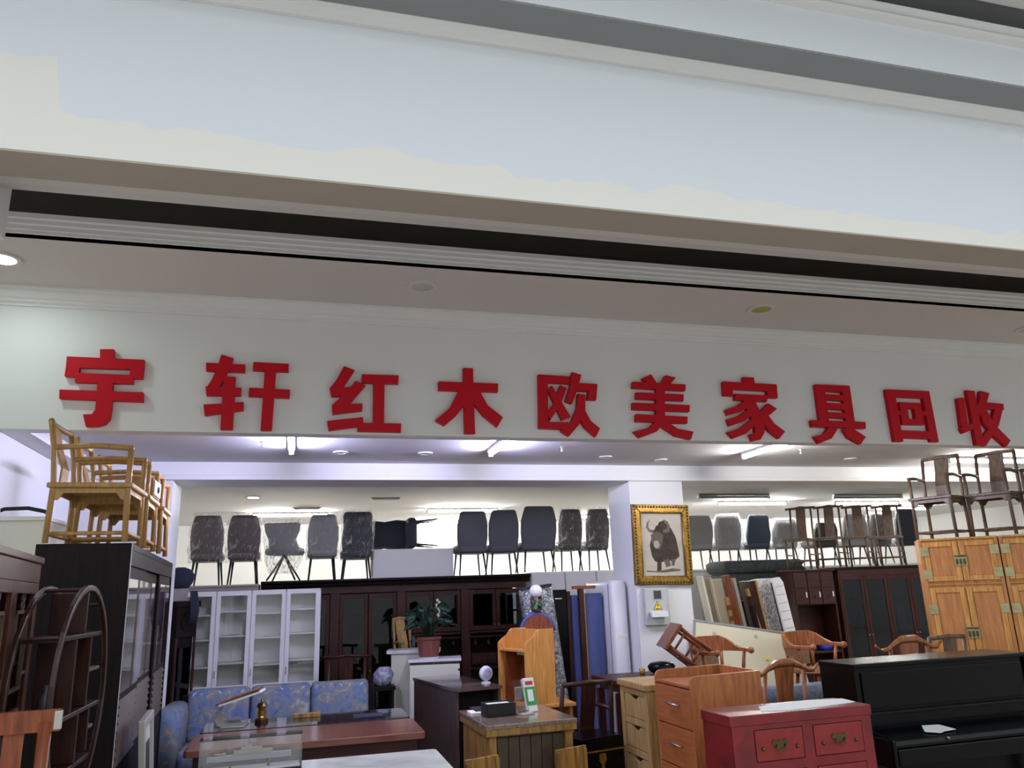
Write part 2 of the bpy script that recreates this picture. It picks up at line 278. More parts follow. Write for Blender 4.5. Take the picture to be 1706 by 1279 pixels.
# ------------------------------------------------------------------ the setting
XL, XR = -6.0, 14.0
struct('floor', MB().box(-12, 18, -14, 16, -.1, 0), 'floor')
struct('wall_front', MB().box(-5, XR, 6.0, 6.14, 2.955, 4.3), 'wall')                      # fascia that carries the sign
struct('ceiling', MB().box(-5, XR, 5.0, 6.0, 3.98, 4.02), 'ceil')                          # tray over the sign
struct('trim_1', MB().prism([(6.0, 3.86), (6.0, 3.98), (5.87, 3.98), (5.87, 3.962), (5.885, 3.955), (5.89, 3.935), (5.93, 3.905), (5.955, 3.9), (5.96, 3.885), (5.985, 3.875), (5.985, 3.86)], -5, XR, 'x'), 'wall')
struct('trim_2', MB().prism([(5.06, 3.98), (4.985, 3.98), (4.985, 4.0), (4.975, 4.004), (4.975, 4.03), (4.96, 4.036), (4.96, 4.062), (4.945, 4.068), (4.945, 4.1), (5.06, 4.1)], -5, XR, 'x'), 'wall')
struct('ceiling', MB().prism([(3.42, 3.6), (3.62, 3.61), (3.78, 3.66), (3.9, 3.78), (3.97, 4.0), (3.99, 4.4), (3.99, 5.6), (3.42, 5.6)], -6, XR, 'x'), 'ceil')
struct('ceiling', MB().box(-6, XR, 3.99, 6.14, 5.5, 5.6), 'darkcove'); struct('wall_cove', MB().box(-6, XR, 6.02, 6.14, 4.3, 5.5), 'darkcove')   # cove behind the beam and over the tray, deepened and coloured dark for shade
struct('trim_3', MB().box(-6, XR, 3.2, 3.42, 3.545, 4.44), 'beam')                        # deep white edge beam
struct('trim_shade', MB().box(-6, XR, 3.201, 3.419, 3.536, 3.5449), 'shadesoff')  # strip added under the beam, brown-grey to deepen the shade there
struct('trim_4', MB().prism([(3.2, 4.375), (3.2, 4.44), (3.13, 4.44), (3.13, 4.425), (3.15, 4.418), (3.17, 4.395), (3.175, 4.375)], -6, XR, 'x'), 'wall')
struct('trim_5', MB().box(-6, XR, 2.94, 3.3, 4.44, 4.78), 'beam')                         # next fascia up
struct('trim_6', MB().prism([(2.94, 4.70), (2.90, 4.71), (2.90, 4.735), (2.925, 4.74), (2.88, 4.755), (2.88, 4.78), (2.94, 4.78)], -6, XR, 'x'), 'wall')
struct('trim_12', MB().box(-6, XR, 2.945, 3.14, 4.43, 4.439), 'greysoff')  # separate grey strip under the upper fascia
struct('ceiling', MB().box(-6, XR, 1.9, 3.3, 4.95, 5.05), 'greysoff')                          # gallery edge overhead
struct('wall_hall', MB().box(-12, 18, -9.2, -9, 0, 6.5), 'wall')                            # far side of the skylit hall
struct('wall_hall_left', MB().box(-12.2, -12, -9, 6, 0, 6.5), 'wall'); struct('wall_hall_right', MB().box(18, 18.2, -9, 6, 0, 6.5), 'wall')
struct('trim_7', MB().box(-6, XR, 2.78, 2.86, 4.9, 4.95), 'wall')
struct('trim_8', MB().box(-4.2, -1.4, 3.42, 3.88, 3.44, 4.44), 'wall')                     # pier under the beam, far left
struct('ceiling', MB().box(-2.3, XR, 6.14, 8.05, 3.06, 3.14), 'shopceil')                      # shop ceiling, front bay
struct('ceiling', MB().box(-2.3, XR, 8.0, 15.2, 3.06, 3.14), 'shopceil')                       # back bay
struct('trim_9', MB().box(-2.3, XR, 8.0, 8.5, 2.885, 3.06), 'wall')                        # cross beam
struct('trim_10', MB().prism([(8.0, 2.885), (7.965, 2.885), (7.965, 2.9), (7.975, 2.903), (7.975, 2.915), (7.985, 2.918), (7.985, 2.93), (8.0, 2.935)], -2.3, XR, 'x'), 'wall')
struct('trim_11', MB().box(-2.3, -1.88, 6.14, 8.0, 2.955, 3.06), 'wall')
struct('wall_left', MB().box(-2.3, -2.05, 6.0, 15.2, 0, 3.06), 'wall')
struct('wall_left_pier', MB().box(-2.05, -1.18, 8.004, 8.55, 0, 2.885), 'wall')
struct('wall_back', MB().box(-2.3, XR, 15.0, 15.2, 0, 3.06), 'wall')
struct('wall_right', MB().box(13.8, 14, 4.2, 15.2, 0, 4.4), 'wall')
struct('wall_pillar', MB().box(3.53, 4.18, 8.0, 8.62, 0, 2.885), 'wall')

# ------------------------------------------------------------------ sign
SIGN_LABEL = ['red character with a roof over two bars and a hooked stem, before the cart-shaped pair',
              'red two-part character, cart on its left and dry-stem cross on its right',
              'red character with a silk-thread side and a broad I-shaped side',
              'red character shaped like a tree, one bar crossed by a stem and two sweeping legs',
              'red character with an X inside an open box beside a striding figure',
              'red character of two horns above four bars and spreading legs',
              'red character with a roof over a body of many left-sweeping strokes',
              'red character like a ladder box standing on a bar with two feet',
              'red character of a small square inside a larger square',
              'red character of a hook-like left stem and a crossing-legs right side']
for (cx, cz, strokes), lab in zip(SIGN, SIGN_LABEL):
    mb = MB()
    for q, st in enumerate(strokes):
        mb.prism([(x/1000, z/1000) for x, z in st], -.022-.0004*q, .022, 'y')
    o = mb.build('sign_character', 'red', loc=(cx, 5.977, cz)); tag(o, lab, 'sign', 'red characters on the white fascia')

# ------------------------------------------------------------------ lamps
def tube_lamp(loc, rz, L=1.2, lit=True, label='', z=3.06, mat='tube', group='tube lamps on the shop ceiling'):
    t = thing('tube_lamp', label, 'lamp', (loc[0], loc[1], z), rz, group)
    bx('housing', 'fixture' if lit else 'dkfix', t, -L/2, L/2, -.03, .03, -.03, 0)
    MB().tube([(-L/2+.02, 0, -.05), (L/2-.02, 0, -.05)], .016).build('tube', mat if lit else 'dkfix', t, smooth=True)
    for s in (-1, 1): bx('end_cap', 'fixture', t, s*L/2-.015, s*L/2+.015, -.02, .02, -.072, -.028)
for x, lab in ((-.09, 'lit tube lamp pointing away from the thread-and-I character, behind the sign fascia'), (1.74, 'lit tube lamp pointing into the shop behind the tree-shaped character'), (4.46, 'lit tube lamp pointing into the shop behind the roofed many-stroke character')):
    tube_lamp((x, 6.62), 90, 1.0, True, lab, mat='vtube' if x < 4 else 'tube')
tube_lamp((7.75, 7.2), 0, 1.2, True, 'lit tube lamp above the armchairs on the golden cabinets')
for (x, y, L, lab) in ((-.14, 12.8, 1.15, 'lit tube lamp above the plastic-wrapped chairs by the white bookcase'), (2.53, 12.35, 1.15, 'lit tube lamp above the black chair lying on the white box'),
                       (2.68, 14.5, 1.1, 'lit tube lamp farthest back, seen beside the lying black chair'), (7.3, 11.55, 1.3, 'lit tube lamp above the light grey chairs beside the painting pillar'),
                       (9.65, 11.65, 1.3, 'lit tube lamp above the row of wooden side chairs'), (5.6, 13.6, 1.2, 'lit tube lamp half hidden behind the pillar'), (11.2, 12.6, 1.2, 'lit tube lamp seen through the legs of the armchairs on the golden cabinet')):
    tube_lamp((x, y), 0, L, True, lab, mat='btube')
for (x, y, L, lab) in ((6.4, 10.6, 1.2, 'unlit grey tube lamp next to the pillar beam'), (8.9, 10.7, 1.3, 'unlit grey tube lamp above the side chairs')):
    tube_lamp((x, y), 0, L, False, lab)
def downlight(loc, z, r, mat, label, group='round downlights'):
    t = thing('downlight', label, 'lamp', (loc[0], loc[1], z), 0, group)
    MB().lathe([(r*.72, -.001), (r*.72, -.012), (r, -.012), (r, 0)], 28).build('rim', 'fixture', t, smooth=False)
    MB().lathe([(.001, -.006), (r*.72, -.006), (r*.72, -.003), (.001, -.003)], 28).build('lens', mat, t)
downlight((.83, 5.41), 3.98, .115, 'offlamp', 'unlit white downlight above the tree-shaped character')
downlight((3.71, 5.4), 3.98, .115, 'yellamp', 'unlit yellowed downlight above the roofed many-stroke character')
downlight((-1.95, 5.41), 3.98, .115, 'lamp', 'glowing downlight above the first red character')
downlight((6.62, 5.45), 3.98, .115, 'offlamp', 'unlit downlight above the last red character')
for x, y, lab in ((.35, 7.35, 'small flat ceiling plate behind the thread-and-I character'), (1.15, 7.35, 'flat round ceiling plate between the first and middle violet-white tube lamps'), (3.05, 7.45, 'flat round ceiling plate behind the boxed X character'), (3.75, 7.6, 'bright flat ceiling plate near the pillar'), (6.0, 7.4, 'round ceiling plate behind the square-in-square character')):
    downlight((x, y), 3.06, .07, 'fixture', lab, 'small ceiling plates')
downlight((-.6, 10.8), 3.06, .1, 'lamp', 'glowing downlight above the plastic-wrapped brown chairs')
for x, y, lab in ((.02, 6.9, 'small metal sprinkler head on the shop ceiling behind the cart-shaped pair'), (2.75, 6.95, 'small metal sprinkler head behind the boxed X character'), (5.35, 6.9, 'small metal sprinkler head behind the ladder-box character')):
    t = thing('sprinkler_head', lab, 'sprinkler', (x-.35, y, 3.06), 0, 'sprinklers')
    MB().lathe([(.022, 0), (.022, -.006), (.008, -.01), (.008, -.035)], 10).build('stem', 'steel', t); MB().lathe([(.001, -.044), (.02, -.044), (.02, -.04), (.001, -.04)], 10).build('deflector', 'steel', t)
    for s in (-1, 1): MB().tube([(s*.006, 0, -.02), (s*.014, 0, -.03), (s*.004, 0, -.042)], .002, 5).build('arm', 'steel', t)
for i, (x, y) in enumerate(((1.15, 11.0), (.1, 12.2))):
    t = thing('ceiling_vent', ['grey slotted ceiling vent in front of the back tube lamps', 'thin ceiling vent near the wrapped chairs'][i], 'vent', (x, y, 3.06))
    bx('frame', 'dkfix', t, -.2, .2, -.08, .08, -.015, 0)
    for k in range(5): bx('slat', 'fixture', t, -.18, .18, -.06+k*.03-.006, -.06+k*.03+.006, -.022, -.012, bevel=0)
# ------------------------------------------------------------------ chair kinds (front looks along local -y)
def side_rails(t, mat, w, d, z, r, names=True):
    for (a, b) in (((-w/2, -d/2), (w/2, -d/2)), ((w/2, -d/2), (w/2, d/2)), ((w/2, d/2), (-w/2, d/2)), ((-w/2, d/2), (-w/2, -d/2))):
        MB().tube([(a[0], a[1], z), (b[0], b[1], z)], r, 6).build('stretcher', mat, t, smooth=True)
def armchair(label, loc, rz, mat='pale', w=.52, d=.42, seat=.34, arm=.55, top=.72, group=None, r=.017, apron=True, splat=None):
    """square-built Chinese armchair: posts run through the seat to arms and top rail"""
    t = thing('wooden_armchair', label, 'chair', loc, rz, group)
    hw, hd = w/2-.03, d/2-.03
    for sx in (-1, 1):
        MB().tube([(sx*hw*1.04, -hd*1.04, .004), (sx*hw, -hd, seat), (sx*hw, -hd, arm-.01)], r, 8).build('leg', mat, t, smooth=True)
        MB().tube([(sx*hw*1.04, hd*1.04, .004), (sx*hw, hd, seat), (sx*hw, hd+.02, arm), (sx*hw*.97, hd+.05, top)], r, 8).build('leg', mat, t, smooth=True)
        MB().tube([(sx*hw, -hd-.012, arm), (sx*hw*1.03, 0, arm+.012), (sx*hw, hd+.02, arm)], r, 8).build('arm', mat, t, smooth=True)
    s = MB().box(-w/2, w/2, -d/2, d/2, seat-.03, seat).build('seat', mat, t, bevel=.008)
    bx('seat_panel', splat or mat, s, -w/2+.05, w/2-.05, -d/2+.05, d/2-.05, seat-.002, seat+.004)
    MB().tube([(-hw*.97-.005, hd+.05, top), (-hw*.4, hd+.075, top+.005), (0, hd+.085, top+.012), (hw*.4, hd+.075, top+.005), (hw*.97+.005, hd+.05, top)], r*1.05, 8).build('top_rail', mat, t, smooth=True)
    MB().loft([[(sx*.07, y, z) for sx in (-1, 1)]+[(sx*.07, y+.012, z) for sx in (1, -1)] for y, z in ((hd+.005, seat), (hd+.0, seat+(top-seat)*.3), (hd+.045, seat+(top-seat)*.65), (hd+.075, top))]).build('back_splat', splat or mat, t)
    side_rails(t, mat, 2*hw*1.02, 2*hd*1.02, seat*.16, r*.75)
    if apron:
        for sy in (-1, 1):
            MB().prism([(-hw, seat-.03), (hw, seat-.03), (hw, seat-.1), (hw-.03, seat-.1), (hw-.06, seat-.06), (-hw+.06, seat-.06), (-hw+.03, seat-.1), (-hw, seat-.1)], sy*hd-.006, sy*hd+.006, 'y').build('apron', mat, t)
        for sx in (-1, 1):
            MB().prism([(-hd, seat-.03), (hd, seat-.03), (hd, seat-.1), (hd-.03, seat-.1), (hd-.06, seat-.06), (-hd+.06, seat-.06), (-hd+.03, seat-.1), (-hd, seat-.1)], sx*hw-.006, sx*hw+.006, 'x').build('apron', mat, t)
    return t
def sidechair(label, loc, rz, mat='greywood', w=.46, d=.42, seat=.46, top=.95, group=None, r=.015):
    """armless wooden chair with an overhanging top rail"""
    t = thing('wooden_side_chair', label, 'chair', loc, rz, group); hw, hd = w/2-.025, d/2-.025
    for sx in (-1, 1):
        MB().tube([(sx*hw*1.05, -hd*1.05, .004), (sx*hw, -hd, seat-.01)], r, 8).build('leg', mat, t, smooth=True)
        MB().tube([(sx*hw*1.05, hd*1.05, .004), (sx*hw, hd, seat), (sx*hw*.96, hd+.05, top)], r, 8).build('leg', mat, t, smooth=True)
    bx('seat', mat, t, -w/2, w/2, -d/2, d/2, seat-.03, seat, bevel=.006)
    MB().tube([(-hw-.06, hd+.045, top-.005), (-hw*.5, hd+.07, top), (0, hd+.075, top+.012), (hw*.5, hd+.07, top), (hw+.06, hd+.045, top-.005)], r*1.15, 8).build('top_rail', mat, t, smooth=True)
    MB().loft([[(sx*.065, y, z) for sx in (-1, 1)]+[(sx*.065, y+.012, z) for sx in (1, -1)] for y, z in ((hd-.005, seat), (hd+.01, seat+.18), (hd+.04, seat+.32), (hd+.065, top))]).build('back_splat', mat, t)
    side_rails(t, mat, 2*hw*1.03, 2*hd*1.03, .12, r*.75)
    for sx in (-1, 1): MB().tube([(sx*hw*1.02, -hd*1.02, .2), (sx*hw*1.02, hd*1.02, .2)], r*.7, 6).build('stretcher', mat, t, smooth=True)
    return t
def padchair(name, label, loc, rz, up, w=.46, h=.82, seat=.38, wrap=False, legm='blackm', group=None, taper=.86, wing=0, tips=False):
    """upholstered dining chair; the padded back runs down behind the seat"""
    t = thing(name, label, 'chair', loc, rz, group)
    y0 = .2; hb = h-seat
    pad([(seat-.06, w*.8, .05, .02, 0, y0-.03), (seat-.02, w*.92, .07, .03, 0, y0-.02), (seat+hb*.3, w, .075, .03, 0, y0+.01), (seat+hb*.62, w*(1-wing), .07, .03, 0, y0+.03), (h-.06, w*taper, .06, .028, 0, y0+.055), (h-.015, w*taper*.93, .05, .025, 0, y0+.06), (h, w*taper*.8, .028, .013, 0, y0+.062)]).build('backrest', up, t, smooth=True)
    pad([(seat-.07, w*.86, .4, .05, 0, 0), (seat-.055, w*.96, .44, .06, 0, 0), (seat+.01, w*.98, .44, .06, 0, 0), (seat+.035, w*.86, .38, .06, 0, 0)]).build('seat_cushion', up, t, smooth=True)
    MB().box(-w*.4, w*.4, -.18, .2, seat-.085, seat-.068).build('seat_frame', legm, t)
    for sx in (-1, 1):
        for sy in (-1, 1):
            lg = MB().tube([(sx*w*.36, sy*.16+.01, seat-.07), (sx*w*.43, sy*.2+.015, .004)], [.014, .009], 8).build('leg', legm, t, smooth=True)
            if tips: MB().tube([(sx*w*.414, sy*.19+.014, .09), (sx*w*.431, sy*.2005+.015, .004)], [.0115, .0098], 8).build('leg_tip', 'brass', lg, smooth=True)
    if wrap:
        rng = random.Random(label); lv = []
        for i in range(9):
            z = seat-.1+i*(hb+.13)/8; j = rng.uniform(-.012, .012); ww = w*(1.05 if z < h-.08 else taper*1.06)+abs(j)*2
            if i == 8: ww *= .88
            lv.append((z, ww, .12 if i < 8 else .07, .03, j*.6, y0+.012+.045*max(0, (z-seat)/hb)))
        pad(lv).build('plastic_cover', 'wrap', t, smooth=True)
    return t

# ------------------------------------------------------------------ left side: wardrobe along the wall with three chairs on it
t = thing('sliding_door_wardrobe', 'long dark wenge wardrobe with sliding louvred doors and chairs on top', 'wardrobe', (-1.285, 6.49, 0), 93.3)
W, D, H = 2.8, .5, 2.1
bx('side_panel', 'wenge', t, -W/2, -W/2+.03, -D/2, D/2, 0, H); bx('side_panel', 'wenge', t, W/2-.03, W/2, -D/2, D/2, 0, H)
bx('top', 'wenge', t, -W/2+.03, W/2-.03, -D/2, D/2, H-.04, H); bx('back_panel', 'wenge', t, -W/2+.03, W/2-.03, D/2-.02, D/2, .08, H-.04); bx('plinth', 'wenge', t, -W/2+.03, W/2-.03, -D/2+.02, D/2-.02, 0, .08)
bx('top_rail', 'wenge', t, -W/2+.03, W/2-.03, -D/2, -D/2+.02, H-.13, H-.04); bx('edge_strip', 'steel', t, -W/2-.001, -W/2+.012, -D/2-.004, -D/2, .08, H)
for k in range(3):
    x0 = -W/2+.03+k*.915; x1 = x0+.915; yy = -D/2+.012+(.02 if k == 1 else 0)
    d = bx('door', 'wenge', t, x0, x1, yy, yy+.018, .08, H-.13)
    bx('upper_panel', paint('glossy_plum_panel', (52, 40, 46), .06, coat=.6), d, x0+.06, x1-.45, yy-.006, yy, 1.25, H-.2); bx('upper_panel', 'mahog', d, x1-.44, x1-.36, yy-.006, yy, 1.25, H-.2)
    bx('upper_panel', paint('glossy_plum_panel', (52, 40, 46), .06), d, x1-.35, x1-.06, yy-.006, yy, 1.25, H-.2)
    for j in range(8):
        MB().prism([(yy-.016, .86+j*.045), (yy, .86+j*.045), (yy, .895+j*.045)], x0+.06, x1-.06, 'x').build('louvre_slat', 'walnut', d)
    bx('lower_panel', 'wenge', d, x0+.06, x1-.06, yy-.006, yy, .16, .82)
pale1 = armchair('honey coloured wooden armchair on the wardrobe, at the end facing the shopfront', (-1.195, 5.28, 2.1), 90, 'pale', .5, .46, .35, .56, .72, 'honey armchairs on the wardrobe')
dup(pale1, 'honey coloured wooden armchair on the wardrobe, middle one of three', (-1.2, 5.86, 2.1), 92, 'honey armchairs on the wardrobe')
dup(pale1, 'honey coloured wooden armchair on the wardrobe, at the end by the pier', (-1.22, 6.56, 2.1), 93, 'honey armchairs on the wardrobe')
t = thing('wooden_drawer_box', 'small pale wooden box with a black ring pull between the honey armchairs', 'box', (-1.06, 5.86, 2.454), 90)
bx('body', 'pale', t, -.13, .13, -.09, .09, 0, .12); bx('front', 'cream', t, -.12, .12, -.1, -.09, .01, .11); MB().tube([(.02*math.cos(a), -.105, .055+.02*math.sin(a)) for a in [i*PI/5 for i in range(10)]], .004, 6, closed=True).build('ring_pull', 'blk', t)

t = thing('white_cabinet', 'white cabinet against the side wall behind the dark wardrobe', 'cabinet', (-1.87, 6.5, 0), 0)
bx('body', 'cream', t, -.15, .15, -.3, .3, 0, 2.34); bx('top', 'cream', t, -.15, .16, -.31, .31, 2.34, 2.37)
mb = MB().tube([(-.26+.0, -.2, .0), (-.15, -.2, .05), (0, -.2, .055), (.11, -.2, .03), (.14, -.2, .01)], .014, 8)
o = mb.build('curved_hose', 'blk', loc=(-1.88, 6.5, 2.384), smooth=True); tag(o, 'black curved hose lying on the white cabinet', 'hose')

# lattice cabinet with carved openwork doors
t = thing('lattice_cabinet', 'reddish wooden cabinet with openwork lattice doors behind the round shelf', 'cabinet', (-1.33, 3.74, 0), 97)
W, D, H = 1.1, .4, 1.98
bx('side_panel', 'moonred', t, -W/2, -W/2+.03, -D/2, D/2, 0, H); bx('side_panel', 'moonred', t, W/2-.03, W/2, -D/2, D/2, 0, H)
bx('top', 'moonred', t, -W/2-.01, W/2+.01, -D/2-.01, D/2, H-.03, H); bx('back_panel', 'mahog', t, -W/2+.03, W/2-.03, D/2-.02, D/2, .06, H-.03)
bx('head_rail', 'moonred', t, -W/2+.03, W/2-.03, -D/2, -D/2+.03, H-.12, H-.03); bx('shelf', 'mahog', t, -W/2+.03, W/2-.03, -D/2+.04, D/2-.02, .95, .97); bx('shelf', 'mahog', t, -W/2+.03, W/2-.03, -D/2+.04, D/2-.02, 1.5, 1.52)
for k in range(2):
    x0 = -W/2+.03+k*.52; x1 = x0+.52; y0, y1 = -D/2, -D/2+.025
    d = MB().box(x0, x0+.05, y0, y1, .06, H-.12).box(x1-.05, x1, y0, y1, .06, H-.12).box(x0+.05, x1-.05, y0, y1, H-.17, H-.12).box(x0+.05, x1-.05, y0, y1, .06, .13).box(x0+.05, x1-.05, y0, y1, 1.05, 1.1).build('door', 'moonred', t, bevel=.003)
    xa, xb = x0+.13, x1-.13
    MB().box(xa, xa+.015, y0+.004, y1-.004, 1.4, 1.74).box(xb-.015, xb, y0+.004, y1-.004, 1.4, 1.74).box(xa, xb, y0+.004, y1-.004, 1.725, 1.74).box(xa, xb, y0+.004, y1-.004, 1.4, 1.415).box(x0+.05, xa, y0+.004, y1-.004, 1.46, 1.475).box(xb, x1-.05, y0+.004, y1-.004, 1.46, 1.475).box(xa-.03, xb+.03, y0+.004, y1-.004, 1.3, 1.32).build('lattice', 'greywood', d)
    mb = MB()
    for j in range(3): mb.tube([((xa+xb)/2+.028*math.cos(a), (y0+y1)/2, 1.76+j*.035+.018*math.sin(a)) for a in [i*PI/5 for i in range(10)]], .006, 5, closed=True)
    mb.build('carved_finial', 'greywood', d)
    bx('lower_panel', 'mahog', d, x0+.05, x1-.05, y0+.008, y1-.008, .13, 1.05)

# round moon shelf
t = thing('moon_shelf', 'dark round display shelf with a circular frame and stepped compartments', 'shelf', (-.985, 4.0, 0), 90)
R, zc = .46, 1.38
N = 40
def ring_mb(r0, r1, ya, yb):
    mb = MB(); vs = []; fs = []
    for i in range(N):
        a = 2*PI*i/N
        for r in (r0, r1):
            for y in (ya, yb): vs.append((r*math.cos(a), y, zc+r*math.sin(a)))
    for i in range(N):
        p, q = 4*i, 4*((i+1) % N)
        fs += [(p, q, q+1, p+1), (p+2, p+3, q+3, q+2), (p, p+2, q+2, q), (p+1, q+1, q+3, p+3)]
    return mb.add(vs, fs)
ring_mb(R-.026, R, -.09, -.07).build('front_rim', 'moonwood', t, bevel=.004); ring_mb(R-.026, R, .07, .09).build('back_rim', 'moonwood', t, bevel=.004)
for k in range(8): MB().tube([((R-.013)*math.cos(.2+k*PI/4), -.07, zc+(R-.013)*math.sin(.2+k*PI/4)), ((R-.013)*math.cos(.2+k*PI/4), .07, zc+(R-.013)*math.sin(.2+k*PI/4))], .01, 6).build('cross_rod', 'moonwood', t)
for z in (1.62, 1.3, 1.08):
    h = math.sqrt((R-.02)**2-(z-zc)**2); bx('shelf', 'moonwood', t, -h, h, -.075, .075, z-.01, z+.01)
for (xa, za, zb) in ((.02, 1.62, 1.82), (.16, 1.3, 1.62), (-.1, 1.3, 1.62), (.05, 1.08, 1.3), (.24, 1.1, 1.3)): bx('divider', 'moonwood', t, xa-.008, xa+.008, -.075, .075, za+.01, zb-.012)
bx('small_shelf', 'greywood', t, .168, .36, -.075, .075, 1.455, 1.47); bx('small_shelf', 'greywood', t, .25, .33, -.075, .075, 1.2, 1.215)
for sx in (-1, 1):
    for sy in (-1, 1): MB().tube([(sx*.3, sy*.07, 0), (sx*.3, sy*.07, .97)], .022, 8).build('leg', 'moonwood', t, smooth=True)
bx('stand_rail', 'moonwood', t, -.32, .32, -.09, .09, .84, .88); bx('stand_shelf', 'moonwood', t, -.32, .32, -.09, .09, .28, .31)
for i, (x, z, h, c) in enumerate(((-.2, 1.31, .13, 'dkgrey'), (-.02, 1.31, .1, 'steel'), (.08, 1.635, .09, 'dkbrass'))):
    o = MB().lathe([(.001, 0), (.02, 0), (.032, h*.35), (.026, h*.65), (.011, h*.8), (.018, h), (.001, h)], 14).build('vase', c, loc=(-.985, 4.0+x, z), smooth=True)
    tag(o, ['dark grey vase on the round shelf', 'pale metal vase on the round shelf', 'small brassy vase on the upper board of the round shelf'][i], 'vase')

# tall slat-back chair at the lower left
t = thing('slat_back_chair', 'tall brown slat-back chair in front of the round shelf', 'chair', (-.96, 2.9, 0), 12)
for sx in (-1, 1):
    MB().tube([(sx*.21, .2, 0), (sx*.2, .18, .5), (sx*.2, .24, 1.37)], .021, 8).build('leg', 'redwood', t, smooth=True); MB().tube([(sx*.21, -.2, 0), (sx*.2, -.19, .5)], .02, 8).build('leg', 'redwood', t, smooth=True)
bx('seat', 'redwood', t, -.24, .24, -.22, .22, .47, .5); MB().loft([[(x, .235+.03*math.cos(x*6)+dy, z) for dy, z in ((-.014, 1.34), (.014, 1.34), (.014, 1.41), (-.014, 1.41))] for x in [-.245+i*.049 for i in range(11)]]).build('top_rail', 'redwood', t)
for x in (-.11, 0, .11): MB().loft([[(x-.03, y, z), (x+.03, y, z), (x+.03, y+.014, z), (x-.03, y+.014, z)] for y, z in ((.19, .5), (.205, .8), (.24, 1.1), (.255, 1.35))]).build('back_slat', 'redwood', t)
side_rails(t, 'redwood', .4, .39, .2, .014)
bx('brass_corner', 'silver', t, .225, .25, .22, .256, 1.345, 1.405)
o = MB().lathe([(.03, 0), (.035, .1), (.031, .1), (.026, .012), (.0, .012)], 16).build('white_cup', 'white', loc=(-.95, 2.82, .501), smooth=True); tag(o, 'white cup on the seat of the slat-back chair', 'cup')

# leaning picture frame
t = thing('picture_frame', 'silver framed picture leaning against the dark wardrobe', 'picture', (-.82, 5.72, 0), 93)
t.rotation_euler = (math.radians(-4), 0, math.radians(94))
w2, h2 = .28, 1.07
MB().box(-w2, -w2+.05, -.02, .02, 0, h2).box(w2-.05, w2, -.02, .02, 0, h2).box(-w2+.05, w2-.05, -.02, .02, h2-.05, h2).box(-w2+.05, w2-.05, -.02, .02, 0, .05).build('frame', 'silver', t, bevel=.006)
bx('mat_board', 'metergrey', t, -w2+.05, w2-.05, .0, .01, .05, h2-.05); bx('print', 'dkgrey', t, -w2+.11, w2-.11, -.004, 0, .2, h2-.16)

# clock cabinet between wardrobe and white bookcase
t = thing('clock_case', 'tall black clock case with carved moulding beside the white bookcase', 'clock', (-1.19, 9.02, 0), 60)
bx('base', 'wenge', t, -.17, .17, -.12, .12, 0, .5); bx('trunk', 'wenge', t, -.13, .13, -.1, .1, .5, 1.4); bx('hood', 'wenge', t, -.16, .16, -.12, .12, 1.4, 1.7); bx('cornice', 'wenge', t, -.185, .185, -.14, .14, 1.7, 1.76)
bx('pane', 'dkpane', t, -.1, .1, -.106, -.101, .6, 1.3); MB().lathe([(.001, 0), (.09, 0), (.09, .01), (.001, .01)], 20).rot(Matrix.Translation((0, -.121, 1.55)) @ Matrix.Rotation(PI/2, 4, 'X')).build('dial', 'wenge', t)
for x in (-.145, .145): MB().lathe([(.012, 0), (.018, .05), (.012, .1), (.016, .5), (.012, .85), (.018, .9)], 8, (x, -.115, .5)).build('turned_column', 'mahog', t, smooth=True)
o = MB().box(-.09, .09, -.08, .08, 0, .13).build('grey_carton', 'greyboard', loc=(-1.2, 9.02, 1.76), bevel=.004); tag(o, 'small grey carton on the clock case', 'box')
mb = pad([(0, .16, .18, .05, 0, 0), (.05, .24, .24, .08, .0, 0), (.13, .27, .26, .1, .01, 0), (.19, .2, .2, .09, 0, 0), (.215, .08, .08, .03, 0, 0)], 4)
o = mb.build('navy_bag', 'navycloth', loc=(-1.19, 9.02, 1.89), smooth=True); tag(o, 'slumped navy blue bag on top of the grey carton', 'bag')
o = pad([(-.32, .07, .02, .009, 0, 0), (-.2, .09, .03, .01, .01, 0), (0, .07, .03, .01, -.01, 0)]).build('hanging_strap', 'navycloth', loc=(-1.02, 8.88, 1.86), smooth=True); tag(o, 'dark cloth hanging over the clock case edge', 'cloth')

